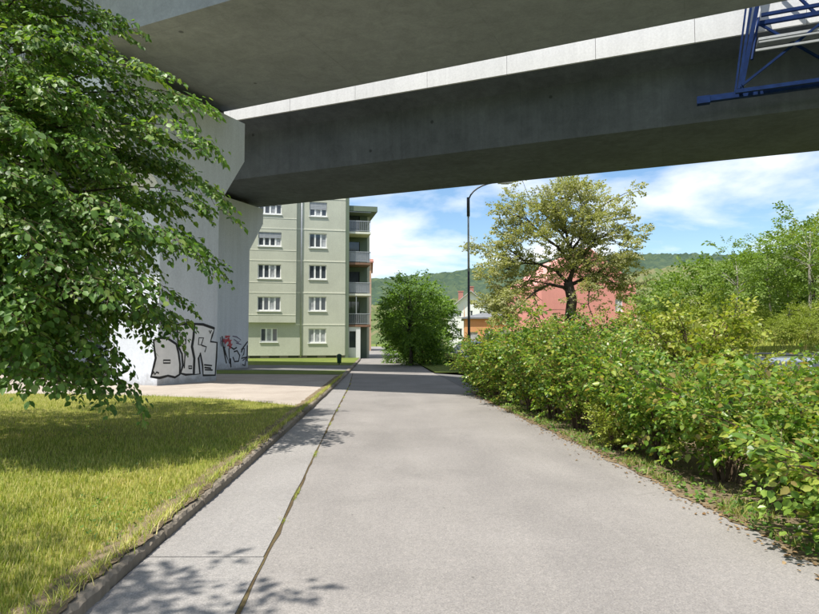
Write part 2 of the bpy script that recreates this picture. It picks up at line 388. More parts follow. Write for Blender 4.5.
# ------------------------------------------------------------------ GROUND
def sheet(name, pts, z, m, kind='structure', thick=0):
    mb = MB()
    mb.add([(p[0], p[1], p[2] if len(p) > 2 else z) for p in pts], [tuple(range(len(pts)))])
    o = mb.build(name, m); o['kind'] = kind
    return o
def strip(name, A, B, m, z=0., sub=1, kind='structure', parent=None):
    """sheet between two polylines"""
    mb = MB(); n = len(A)
    mb.add([(p[0], p[1], p[2] if len(p) > 2 else z) for p in A] + [(p[0], p[1], p[2] if len(p) > 2 else z) for p in B],
           [(i, i+1, n+i+1, n+i) for i in range(n-1)])
    o = mb.build(name, m, parent)
    if kind: o['kind'] = kind
    return o
ys = np.array([-14, -6, 0, 3.7, 6, 8, 11, 14, 17, 20, 25, 31, 38, 46, 56, 75, 100, 150.])
def kx(y): return np.interp(y, [-14, 3.69, 11.05, 20, 31, 46, 150], [-1.35, -1.9, -2.13, -2.48, -2.98, -3.75, -9.5])     # foot of left kerb
def sx(y): return np.interp(y, [-14, 3.69, 11.7, 22, 30], [.1, -.99, -1.5, -2.12, -2.75])                                   # slab / asphalt joint
def rx(y): return np.interp(y, [-14, 5, 8, 16.5, 24.8, 31, 46, 150], [4.1, 2.93, 2.74, 2.05, 1.55, 1.1, .35, -4.5])         # right edge of path
sheet('ground', [(-2500, -300), (2500, -300), (2500, 3000), (-2500, 3000)], -.25, M['field'])
strip('path', [(kx(y) if y > 30 else kx(y) - .05, y) for y in ys], [(rx(y), y) for y in ys], M['asphalt'], 0.)
# concrete edge strip of slabs
es = bpy.data.objects.new('pavement_strip', None); COL.objects.link(es); es['kind'] = 'structure'
yj = [-6., -2.2, 1.2, 4.6, 7.95, 11.6, 15.2, 18.9, 22.6, 26.2, 29.5]
for a, b in zip(yj[:-1], yj[1:]):
    y0, y1 = a + .008, b - .008; n = 5; mb = MB(); t0 = rnd.uniform(.007, .016)
    yy = np.linspace(y0, y1, n)
    poly = [(kx(y) + .004, y) for y in yy] + [(sx(y) - .022 + rnd.uniform(-.008, .008), y) for y in reversed(yy)]
    mb.prism(poly, -.03, t0, lambda p, t: (p[0], p[1], t)); mb.build('slab', M['slab'], es)
strip('joint_dirt', [(sx(y) - .024, y) for y in np.linspace(-6, 29.5, 160)], [(sx(y) - .006 + .028 * rnd.random() ** 2, y) for y in np.linspace(-6, 29.5, 160)], M['moss'], .005)
# kerb of single stones
kb = bpy.data.objects.new('kerb', None); COL.objects.link(kb); kb['kind'] = 'structure'
y = -5.
while y < 50:
    l = 1.0; y0, y1 = y + .006, y + l - .006; h = .105 + rnd.uniform(-.012, .012); dx = rnd.uniform(-.012, .012)
    mb = MB(); nn = 26 if y < 12 else 4; rows = []
    for yy in np.linspace(y0, y1, nn):
        j = (lambda s: rnd.uniform(-s, s)) if y < 16 else (lambda s: 0)
        x = kx(yy) + dx
        rows.append([(x + .004 + j(.004), yy, -.04), (x + j(.009), yy, h - .022 + j(.009)), (x - .022 + j(.008), yy, h + j(.006)), (x - .15 + j(.01), yy, h + .004 + j(.006)), (x - .16, yy, -.04)])
    vs = [p for r_ in rows for p in r_]; fs = [(i*5+k, i*5+(k+1) % 5, (i+1)*5+(k+1) % 5, (i+1)*5+k) for i in range(nn-1) for k in range(5)]
    fs += [tuple(range(5)), tuple(range((nn-1)*5, nn*5))]
    mb.add(vs, fs).build('kerb_stone', M['kerb'], kb); y += l
# soil and dry grass crumbling over the back of the kerb
ky = np.linspace(-5, 26, 420); mbk = MB(); nk = len(ky); vs = []
for yy in ky:
    a_ = .05 + .03 * math.sin(yy * 3.1) * math.sin(yy * 7.7) + rnd.uniform(-.018, .018)
    vs += [(kx(yy) - a_, yy, .108 + rnd.uniform(0, .006)), (kx(yy) - a_ - .05, yy, .122 + rnd.uniform(-.004, .012)), (kx(yy) - .2, yy, .118 + rnd.uniform(-.006, .012)), (kx(yy) - .34 - rnd.uniform(0, .06), yy, .082)]
mbk.add(vs, [(i*4+k, i*4+k+1, (i+1)*4+k+1, (i+1)*4+k) for i in range(nk-1) for k in range(3)])
o = mbk.build('kerb_soil', M['dirt'], None, False, recalc=False); o['kind'] = 'structure'
# lawn, gravel area and strips left of the kerb (level with the kerb top)
ZL = .085
lawn_far = [G(-400, 392, ZL), G(-60, 393, ZL), G(60, 394, ZL), G(160, 396, ZL), G(240, 400, ZL), G(298, 406, ZL)]
yk = [y for y in np.linspace(lawn_far[-1][1], -8, 24)]
sheet('lawn', [(p[0], p[1]) for p in lawn_far] + [(kx(y) - .15, y) for y in yk] + [(-60, -8)], ZL, M['soil'])
gv = [(kx(y) - .15, y) for y in np.linspace(lawn_far[-1][1], 27, 8)]
sheet('gravel_yard', [(p[0], p[1]) for p in reversed(lawn_far)][0:1] + gv + [(kx(27) - 4, 27.6), (-30, 31), (-120, 34), (-120, 10)] + [(p[0], p[1]) for p in lawn_far[:-1]], ZL - .004, M['gravel'])
def band(name, y0, y1, m, dz=0):
    sheet(name, [(kx(y0) - .15, y0), (kx(y1) - .15, y1), (-110, y1 + 7), (-110, y0 + 7)], ZL + dz, m)
band('grass_strip', 27.3, 30.6, M['field'], .004)
band('side_path', 30.6, 37, M['lot'], 0)
band('building_lawn', 37, 60, M['field'], .008)
strip('parking_lot', [(rx(y) + 2.6, y, -.2) for y in (2, 10, 20, 26)], [(rx(y) + 13 + .9 * y, y, -.2) for y in (2, 10, 20, 26)], M['lot'])
vy = np.linspace(1, 19.5, 190)
strip('verge', [(rx(y) - .05 + .05 * math.sin(y * 5.1) * math.sin(y * 1.7) + rnd.uniform(-.035, .035), y, .006) for y in vy], [(rx(y) + .25, y, .02) for y in vy], M['dirt'])
strip('verge_slope', [(rx(y) + .25, y, .02) for y in vy], [(rx(y) + 2.9, y, -.19) for y in vy], M['dirt'])
strip('verge_far', [(rx(y), y, .004) for y in (19.5, 24, 29.6)], [(rx(y) + 2.9, y, -.19) for y in (19.5, 24, 29.6)], M['lot'])
strip('grass_island', [(rx(y), y, .06) for y in np.linspace(29.5, 120, 12)], [(rx(y) + 16, y, .06) for y in np.linspace(29.5, 120, 12)], M['field'])
# bank on the right
def bank_z(x, y):
    n = .386 * x + .9225 * y
    s = np.maximum(np.minimum(n - 31, (x - (10.5 + .25 * (y - 25))) * 1.2), 0)
    return -.24 + 9 * (1 - np.exp(-s * .036)) + .12 * np.sin(x * .9) * np.cos(y * .7) * np.minimum(s, 1)
bx = np.linspace(8, 150, 90); by = np.linspace(6, 160, 90)
XX, YY = np.meshgrid(bx, by); ZZ = bank_z(XX, YY)
V = np.stack([XX, YY, ZZ], -1).reshape(-1, 3); nx = len(bx)
Fq = np.array([(j*nx+i, j*nx+i+1, (j+1)*nx+i+1, (j+1)*nx+i) for j in range(len(by)-1) for i in range(nx-1)])
o = quads_mesh('grass_bank', V, Fq, M['bank'], kind='structure', smooth=True)
# far hills
def hill(name, Y0, Y1, ridge, m, amp, nx=420, ny=60, seed=1):
    r = np.random.default_rng(seed)
    xs = np.linspace(-1.35, 1.35, nx); ts = np.linspace(0, 1, ny); V = []
    for t in ts:
        Y = Y0 + (Y1 - Y0) * t
        px = CX + xs * F; zr = CAMH + (340 - np.interp(px, *zip(*ridge))) / F * Y1
        prof = math.sin(min(1, t * 1.02) * math.pi / 2) ** 1.25
        z = -2 + (zr + 2) * prof + (r.random(nx) ** 2) * amp * min(1, t * 6)
        V.append(np.stack([xs * (Y * .35 + Y1 * .65), np.full(nx, Y) + (r.random(nx) - .5) * amp, z], -1))
    V = np.concatenate(V); Fq = np.array([(j*nx+i, j*nx+i+1, (j+1)*nx+i+1, (j+1)*nx+i) for j in range(ny-1) for i in range(nx-1)])
    return quads_mesh(name, V, Fq, m, kind='structure')
hill('far_hill', 500, 1300, [(-400, 300), (100, 296), (360, 289), (400, 286), (450, 281), (490, 274), (540, 269), (640, 264), (720, 264), (819, 258), (1000, 262), (1300, 280)], M['forest'], 11, seed=3)
hill('near_hill', 260, 700, [(-400, 318), (380, 312), (480, 305), (560, 292), (640, 278), (700, 271), (760, 268), (819, 270), (1000, 268), (1300, 290)], M['forest_near'], 7, seed=4)

# ------------------------------------------------------------------ VIADUCT
A0 = R(65.3)
def frame(a): return np.array([-math.sin(a), math.cos(a)]), np.array([math.cos(a), math.sin(a)])
D1, N1 = frame(R(65.3)); 
D2, N2 = frame(R(67.3))
def deck(name, label, D, Nn, s0, s1, zs, matg, d0, d1, ov=1.0, ph=1.35, on=None):
    """box girder: soffit from n = s0 to s1 at height zs"""
    o = root(name, label, 'viaduct', (*(Nn * (s0 + s1) / 2), 0))
    fn = lambda p, t: (D[0]*t + Nn[0]*p[0] - o.location.x, D[1]*t + Nn[1]*p[0] - o.location.y, p[1])
    w = .12; on = on or ov
    box = [(s0, zs), (s1, zs), (s1 + w, zs + 2.1), (s1 + ov, zs + 2.5), (s1 + ov, zs + 2.75), (s0 - on, zs + 2.75), (s0 - on, zs + 2.5), (s0 - w, zs + 2.1)]
    MB().prism(box, d0, d1, fn).build('girder', matg, o)
    seg = 3.3
    base = {}
    for side in (-1, 1):
        e = (s0 - on) if side < 0 else (s1 + ov)
        pr = [(e + side*.02, zs + 2.46), (e + side*.12, zs + 2.46), (e + side*.12, zs + 2.46 + ph), (e - side*.22, zs + 2.46 + ph), (e - side*.22, zs + 2.754), (e + side*.02, zs + 2.754)]
        me = None; t = d0
        while t < d1 - .01:
            if me is None:
                q = MB().prism(pr, 0.007, seg - .007, fn).build('fascia_panel', M['fascia'], o); me = q.data
                q.location = (D[0]*t, D[1]*t, 0)
            else:
                q = link('fascia_panel', me, None, o); q.location = (D[0]*t, D[1]*t, 0)
            t += seg
    return o
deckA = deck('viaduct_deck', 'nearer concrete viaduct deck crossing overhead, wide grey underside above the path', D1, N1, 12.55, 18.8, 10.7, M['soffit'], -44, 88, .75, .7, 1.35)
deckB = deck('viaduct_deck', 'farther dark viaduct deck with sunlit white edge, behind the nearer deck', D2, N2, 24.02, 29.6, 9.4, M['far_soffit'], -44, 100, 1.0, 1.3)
def pier(label, D, Nn, n0, n1, f0, f1, d, th, zf, zc, zt, zs, deckc):
    bp = Nn * (n0 + n1) / 2 + D * (d + th / 2)
    o = root('viaduct_pier', label, 'pier', (bp[0], bp[1], 0), group='viaduct piers')
    fn = lambda p, t: (D[0]*t + Nn[0]*p[0] - bp[0], D[1]*t + Nn[1]*p[0] - bp[1], p[1])
    MB().prism([(n0, -.3), (n1, -.3), (n1, zf), (f1, zc), (f1, zt), (f0, zt), (f0, zc), (n0, zf)], d, d + th, fn).build('shaft', M['pier'], o)
    for n in (f0 + .9, f1 - .9):
        MB().prism([(n - .35, zt), (n + .35, zt), (n + .35, zs), (n - .35, zs)], d + .6, d + th - .6, fn).build('bearing', M['dark_metal'], o)
    return o
DP1 = 16.2
pier1 = pier('tall white concrete pier with large outlined graffiti letters beside the gravel', D1, N1, 15.15, 17.95, 12.9, 19.35, DP1, 2.3, 6.75, 8.75, 10.3, 10.7, 0)
DP2 = 21.2
def face_n(px, py, D, Nn, d):
    p = on_plane(px, py, (D[0]*d, D[1]*d, 0), (D[0], D[1], 0)); return p[0]*Nn[0] + p[1]*Nn[1], p[2]
q0 = face_n(248, 360, D2, N2, DP2)[0]; q1, zq1 = face_n(249, 250, D2, N2, DP2); q2, zq2 = face_n(263, 224, D2, N2, DP2)
p2 = (q0 - 2.9, q0, q0 - 2.9 - (q2 - q0), q2)
pier2 = pier('shaded blue-grey pier with small red and black scribble in front of green building', D2, N2, *p2, DP2, 2.2, zq1, zq2, 9.1, 9.4, 0)
pier3 = pier('next pier of the nearer viaduct deck, farther left behind the leafy tree', D1, N1, 15.15, 17.95, 12.9, 19.35, 58, 2.3, 6.75, 8.75, 10.3, 10.7, 0)
pier4 = pier('next pier of the farther viaduct deck, farther left behind the leafy tree', D2, N2, *p2, 66, 2.2, zq1, zq2, 9.1, 9.4, 0)
# graffiti: ribbons of paint on the pier faces
class Face:
    def __init__(s, D, Nn, d, pier):
        s.D = D; s.N = Nn; s.d = d; s.o = np.array(pier.location); s.lift = .004
    def pt(s, x, y):
        nn = np.array([s.D[0], s.D[1], 0]); p0 = np.array([s.D[0]*s.d, s.D[1]*s.d, 0])
        p = on_plane(x, y, p0, nn); return np.array([p[0]*s.N[0] + p[1]*s.N[1], p[2]])
    def w(s, q):
        t = s.d - s.lift; return (s.D[0]*t + s.N[0]*q[0] - s.o[0], s.D[1]*t + s.N[1]*q[0] - s.o[1], q[1])
    def stroke(s, mb, pts, wd, closed=False, wob=.12):
        q = [s.pt(*p) for p in pts]; n = len(q); s.lift += .0006; L, Rr = [], []
        for i in range(n):
            a = q[(i-1) % n] if (closed or i) else q[0]; b = q[(i+1) % n] if (closed or i < n-1) else q[-1]
            t = b - a; t = t / (np.linalg.norm(t) + 1e-9); nn = np.array([-t[1], t[0]]); h = wd / 2 * rnd.uniform(1-wob, 1+wob)
            L.append(s.w(q[i] + nn*h)); Rr.append(s.w(q[i] - nn*h))
        m = n if closed else n - 1
        mb.add(L + Rr, [(i, (i+1) % n, n+(i+1) % n, n+i) for i in range(m)])
    def fill(s, mb, pts):
        s.lift += .0006; mb.add([s.w(s.pt(*p)) for p in pts], [tuple(range(len(pts)))])
f1 = Face(D1, N1, DP1, pier1)
z1 = lambda L: [(140 + x / 6.825, 310 + y / 6.825) for x, y in L]
la = z1([(92,205),(135,190),(185,192),(246,232),(262,292),(272,370),(270,440),(238,460),(190,449),(132,464),(74,456),(92,388),(106,328),(97,270)])
lb = z1([(250,103),(330,97),(369,97),(362,190),(352,250),(368,330),(364,438),(312,442),(276,432),(292,380),(286,300),(262,250)])
lc = z1([(372,97),(430,100),(507,128),(492,175),(480,216),(525,222),(521,322),(512,445),(430,446),(426,375),(410,292),(398,330),(408,436),(368,441),(372,330),(356,250),(366,190)])
mb = MB()
for L in (la, lb, lc): f1.fill(mb, L)
mb.build('graffiti_fill', M['grey_paint'], pier1, recalc=False)
mb = MB()
for L in (la, lb, lc): f1.stroke(mb, L, .085, True)
for L in ([(158,343),(206,343),(206,362),(158,362)], [(289,170),(313,172),(311,232),(290,234)], [(401,190),(432,190),(417,238),(397,236)], [(330,383),(352,383),(352,399),(332,399)]): f1.stroke(mb, z1(L), .055, True)
for L in ([(418,240),(452,252),(440,288)], [(436,374),(490,380)], [(438,392),(484,398)], [(440,408),(494,410)], [(86,440),(90,420),(100,440),(112,424),(128,432)], [(294,262),(306,300),(300,398)], [(470,140),(478,160),(486,138)], [(250,98),(330,92),(430,95),(507,122)]): f1.stroke(mb, z1(L), .055)
mb.build('graffiti_lettering', M['black_paint'], pier1, recalc=False)
f2 = Face(D2, N2, DP2, pier2)
mb = MB()
for L in ([(560,178),(566,240),(582,330),(590,365)], [(572,250),(585,300),(612,368),(606,262)], [(640,285),(662,278),(680,310),(672,350),(645,352),(634,320)], [(690,270),(712,262),(708,300),(690,330),(728,322)], [(735,215),(700,262),(690,290)], [(700,345),(722,330),(716,380),(698,372)], [(600,240),(640,268),(660,255)], [(616,330),(620,392)], [(732,240),(730,350)]): f2.stroke(mb, z1(L), .085)
mb.build('graffiti_lettering', M['black_paint'], pier2, recalc=False)
mb = MB()
for L in ([(580,185),(610,180),(590,215),(622,205),(596,245),(628,236),(610,262)], [(600,190),(616,235)], [(566,210),(600,205),(575,228)]): f2.stroke(mb, z1(L), .16)
mb.build('graffiti_red', M['red_paint'], pier2, recalc=False)
for L in ([(548,185),(556,250),(550,220),(572,190),(580,260)], [(630,178),(660,184),(688,205),(670,222),(640,200)], [(655,225),(690,235)]):
    mb = MB(); f2.stroke(mb, z1(L), .05); mb.build('graffiti_violet', M['purple_paint'], pier2, recalc=False)

# inspection gantry hung on the far deck
gx = root('inspection_gantry', 'blue steel inspection gantry hanging from the edge of the farther viaduct deck', 'gantry', (*(N2 * 21.6 + D2 * -3), 0))
ge = lambda n, d, z: (N2[0]*n + D2[0]*d - gx.location.x, N2[1]*n + D2[1]*d - gx.location.y, z)
def gbar(name, segs, w, m):
    mb = MB()
    for a, b in segs: mb.bar(ge(*a), ge(*b), w)
    return mb.build(name, m, gx)
DR = -13.; NB, NA = 22.62, 22.05
gbar('bottom_beam', [((NB, -1.3, 9.7), (NB, DR, 9.7))], .19, M['blue_steel'])
gbar('bottom_beam', [((NA, -2.2, 9.62), (NA, DR, 9.62))], .12, M['blue_steel'])
MB().bar(ge(NB, -1.1, 9.68), ge(NB, -1.5, 9.68), .25).build('beam_end', M['blue_steel'], gx)
for k, d in enumerate((-2.4, -5.6, -8.8, -12.0)):
    gbar('hanger', [((NB, d, 9.75), (NB, d - .75, 13.5))], .13, M['blue_steel'])
    gbar('hanger', [((NA, d + .1, 9.7), (NA, d - .5, 13.5))], .08, M['blue_steel'])
    gbar('cross_beam', [((NA, d, 9.72), (NB, d, 9.72))], .1, M['blue_steel'])
    gbar('brace', [((NB, d - .35, 13.4), (NB, d + .15, 9.8))], .06, M['blue_steel'])
    gbar('brace', [((NB, d - .6, 12.2), (NA, d - .3, 10.6))], .06, M['blue_steel'])
    gbar('hook', [((NB, d - .75, 13.5), (23.3, d - .75, 13.5)), ((NA, d - .6, 13.45), (NB, d - .6, 13.45)), ((23.3, d - .75, 13.5), (23.3, d - .75, 12.9))], .13, M['blue_steel'])
    if k < 3:
        gbar('brace', [((NA, d, 9.8), (NA, d - 3.0, 12.0))], .07, M['blue_steel'])
        gbar('brace', [((NB, d - 3.1, 9.8), (NB, d - .6, 12.0))], .07, M['blue_steel'])
        gbar('brace', [((NB, d - 1.2, 13.4), (NB, d - 2.2, 12.0))], .08, M['blue_steel'])
gbar('top_beam', [((NB, -3.0, 12.0), (NB, DR, 12.0))], .13, M['blue_steel']); gbar('top_beam', [((NA, -3.0, 12.0), (NA, DR, 12.0))], .1, M['blue_steel'])
MB().prism([(NA, 11.2), (NB, 11.2), (NB, 11.28), (NA, 11.28)], -2.9, DR, lambda p, t: ge(p[0], t, p[1])).build('platform', M['galv'], gx)
gbar('guard_rail', [((NA - .06, -2.8, 10.85), (NA - .06, DR, 10.85))], .07, M['rail_white']); gbar('guard_rail', [((NA - .06, -2.9, 11.1), (NA - .06, DR, 11.1))], .05, M['rail_white'])

# ------------------------------------------------------------------ BUILDINGS
def wall_holes(u0, u1, v0, v1, holes, y=0., depth=.16, mb=None):
    """wall in local x-z plane facing -y with reveals; holes (u0,u1,v0,v1[,noreveal])"""
    mb = mb or MB()
    us = sorted({u0, u1, *[min(max(h[i], u0), u1) for h in holes for i in (0, 1)]}); vs = sorted({v0, v1, *[min(max(h[i], v0), v1) for h in holes for i in (2, 3)]})
    for a, b in zip(us[:-1], us[1:]):
        for c, d in zip(vs[:-1], vs[1:]):
            mu, mv = (a+b)/2, (c+d)/2
            if any(h[0] < mu < h[1] and h[2] < mv < h[3] for h in holes): continue
            mb.add([(a, y, c), (b, y, c), (b, y, d), (a, y, d)], [(0, 1, 2, 3)])
    for h in holes:
        if len(h) > 4: continue
        a, b, c, d = h[:4]; e = y + depth
        for p, q in (((a, c), (b, c)), ((b, c), (b, d)), ((b, d), (a, d)), ((a, d), (a, c))):
            mb.add([(p[0], y, p[1]), (q[0], y, q[1]), (q[0], e, q[1]), (p[0], e, p[1])], [(3, 2, 1, 0)])
    return mb
def window(o, a, b, c, d, y, n=3, depth=.12, shutter=0., bars=.07, mf='white', sill=True, curtain=None):
    mb = MB(); yy = y + depth; fw_ = bars
    mb.box((a, yy - .03, c), (a + fw_, yy + .05, d)); mb.box((b - fw_, yy - .03, c), (b, yy + .05, d))
    mb.box((a + fw_, yy - .028, c), (b - fw_, yy + .048, c + fw_ * 1.4)); mb.box((a + fw_, yy - .028, d - fw_), (b - fw_, yy + .048, d))
    w = (b - a) / n
    for i in range(1, n): mb.box((a + i*w - fw_, yy - .034, c + fw_), (a + i*w + fw_, yy + .046, d - fw_ * .8))
    wnd = mb.build('window', M[mf], o)
    for i in range(n):
        gm = curtain[i] if curtain else rnd.random() < .35
        MB().box((a + i*w + fw_*.5, yy, c + fw_), (a + (i+1)*w - fw_*.5, yy + .02, d - fw_*.8)).build('pane', M['curtain'] if gm else M['glass'], wnd)
    if sill: MB().box((a - .06, y - .07, c - .07), (b + .06, y + depth - .03, c - .004)).build('sill', M['white'], wnd)
    if shutter:
        sh = d - (d - c) * shutter; mbs = MB(); z = d
        while z > sh + .01:
            mbs.box((a + .03, yy - .075, max(sh, z - .085)), (b - .03, yy - .04, z - .008)); z -= .093
        mbs.build('roller_shutter', M['rail_white'], wnd)
    return wnd
# --- green apartment building
RZ = R(12)
c0 = P(345, 360, 52); 
gb = root('apartment_building', 'pale green apartment block with white windows and corner balconies behind the piers', 'building', (c0[0], c0[1], 0), RZ)
ct, st = math.cos(RZ), math.sin(RZ)
def loc_uv(px, py, y=0.):
    nrm = np.array([-st, ct, 0]); p0 = np.array([c0[0] - st*y, c0[1] + ct*y, 0])
    p = on_plane(px, py, p0, nrm); q = p - np.array([c0[0], c0[1], 0]); return q[0]*ct + q[1]*st, p[2]
def wr(x0, x1, y0, y1, yl=0.):
    a, d = loc_uv(x0, y0, yl); b, c = loc_uv(x1, y1, yl); return a, b, c, d
HT = 18.6; UL = -24.
bayL, bayb = loc_uv(228, 322.5, -.3)[0], loc_uv(270, 322.5, -.3)[1]; bayR = loc_uv(296, 300, -.3)[0]
flo = loc_uv(300, 324.5)[1] ; fh = (loc_uv(318, 233)[1] - loc_uv(318, 328)[1]) / 3
rwin = []; bwin = []
for k in range(6):
    a, b, c, d = wr(308.5, 326, 328.5, 343); rwin.append((a, b, c + fh*k, d + fh*k))
    a, b, c, d = wr(257.5, 280.5, 296.5, 311, -.3)
    if k: bwin.append((a, b, c + fh*(k-1), d + fh*(k-1)))
a, b, c, d = wr(260.5, 277.5, 328, 342); gwin = (a, b, c, d)
lw = [(x, x + 1.9, v[2], v[3]) for v in rwin for x in (-13.2, -16.2, -20.0)]
base_z = loc_uv(300, 355.5)[1]
holes = rwin + [gwin] + lw + [(bayL, bayR, bayb, HT + 1, 1)]
wall_holes(UL, 0, base_z, HT, holes).build('wall', M['green_wall'], gb)
vent = [(-1.6 - i*1.55, -1.6 - i*1.55 + .85, .12, .5) for i in range(5)]
wall_holes(UL, 0.02, -.3, base_z - .004, vent, y=.06, depth=.3).build('basement_wall', M['basement'], gb)
for a, b, c, d in vent: MB().box((a, .3, c), (b, .34, d)).build('cellar_window', M['glass'], gb)
mbw = wall_holes(bayL, bayR, bayb, HT, bwin, y=-.3)
mbw.add([(bayR, -.3, bayb), (bayR, 0, bayb), (bayR, 0, HT), (bayR, -.3, HT)], [(0,1,2,3)]).add([(bayL, -.3, bayb), (bayL, 0, bayb), (bayL, 0, HT), (bayL, -.3, HT)], [(3,2,1,0)])
mbw.add([(bayL, -.3, bayb), (bayR, -.3, bayb), (bayR, 0, bayb), (bayL, 0, bayb)], [(3,2,1,0)])
mbw.build('bay', M['green_wall'], gb, recalc=False)
for k in range(0, 6):
    z = flo + fh * k
    MB().box((bayR + .02, -.02, z - .05), (-.01, .01, z + .05)).build('string_course', M['green_pale'], gb)
    if k:
        for zz in (rwin[k][2] - .35, rwin[k][3] + .25): MB().box((bayL, -.315, zz - .03), (bayR - .01, -.29, zz + .03)).build('string_course', M['green_pale'], gb)
MB().tube([(bayR + .42, -.06, .2), (bayR + .42, -.06, HT)], .055, 8).build('downpipe', M['galv'], gb, True)
for k, h in enumerate(rwin): window(gb, *h, 0, 3, shutter=(.0, 0, 0, 0, .52, .3)[k])
for k, h in enumerate(bwin): window(gb, *h, -.3, 4, shutter=(0, 0, .42, .35, .5)[k])
window(gb, *gwin, 0, 3)
for h in lw: window(gb, *h, 0, 3)
# corner recess with balconies
RD = 2.3; HR = 13.6; RWd = loc_uv(367, 300, RD)[0]
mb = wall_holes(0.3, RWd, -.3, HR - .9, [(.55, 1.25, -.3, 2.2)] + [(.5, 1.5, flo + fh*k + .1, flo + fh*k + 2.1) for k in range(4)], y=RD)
mb.build('recess_wall', M['green_shaded'], gb)
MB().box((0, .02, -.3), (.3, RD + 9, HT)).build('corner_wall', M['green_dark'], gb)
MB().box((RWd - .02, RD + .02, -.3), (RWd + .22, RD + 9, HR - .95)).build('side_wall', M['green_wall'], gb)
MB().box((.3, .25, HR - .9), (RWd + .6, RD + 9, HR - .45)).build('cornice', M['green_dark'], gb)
MB().box((UL - .3, -.55, HT), (.5, RD + 9, HT + .5)).build('roof_slab', M['roof_grey'], gb)
MB().box((UL, RD + 8.6, -.3), (RWd, RD + 9, HR - 1)).build('rear_wall', M['green_wall'], gb)
MB().box((UL - .1, .01, -.3), (UL, RD + 9, HT)).build('end_wall', M['green_wall'], gb)
for k in range(4):
    z = flo + fh * k; xr = RWd + .05
    bl = MB().box((.31, .35, z - .16), (xr, RD - .01, z + .02)).build('balcony', M['brown'] if k in (0, 2) else M['green_pale'], gb)
    mb = MB(); mb.box((.32, .36, z + .92), (xr - .02, .41, z + .98)); mb.box((.32, .365, z + .1), (xr - .02, .405, z + .14))
    x = .36
    while x < xr - .05: mb.box((x, .37, z + .14), (x + .025, .395, z + .92)); x += .12
    mb.box((xr - .06, .42, z + .92), (xr - .02, RD - .02, z + .98))
    mb.build('railing', M['rail_white'], bl)
    if k in (1, 2): MB().box((.38, .415, z + .15), (xr - .1, .43, z + .9)).build('screen', M['rail_white'], bl)
    MB().box((.55, RD + .06, z + .1), (1.45, RD + .1, z + 2.1)).build('balcony_door', M['glass'], gb)
    if k == 0:
        for x in (.95, xr - .06): MB().box((x, .38, z + .99), (x + .06, .44, z + fh - .17)).build('post', M['rail_white'], gb)
    if k == 3: MB().add([(.32, .3, z + 1.75), (xr, .3, z + 1.75), (xr, RD - .05, z + 2.3), (.32, RD - .05, z + 2.3), (.32, .3, z + 1.7), (xr, .3, z + 1.7), (xr, RD - .05, z + 2.25), (.32, RD - .05, z + 2.25)], [(0,1,2,3),(7,6,5,4),(0,4,5,1),(1,5,6,2),(2,6,7,3),(3,7,4,0)]).build('awning', M['rail_white'], gb)
wall_holes(.31, 1.35, -.3, flo - .17, [(.4, .95, .95, 2.35)], y=.4).build('porch_wall', M['cream_wall'], gb)
MB().box((.36, .62, .9), (.99, .66, 2.4)).build('porch_opening', M['glass'], gb)
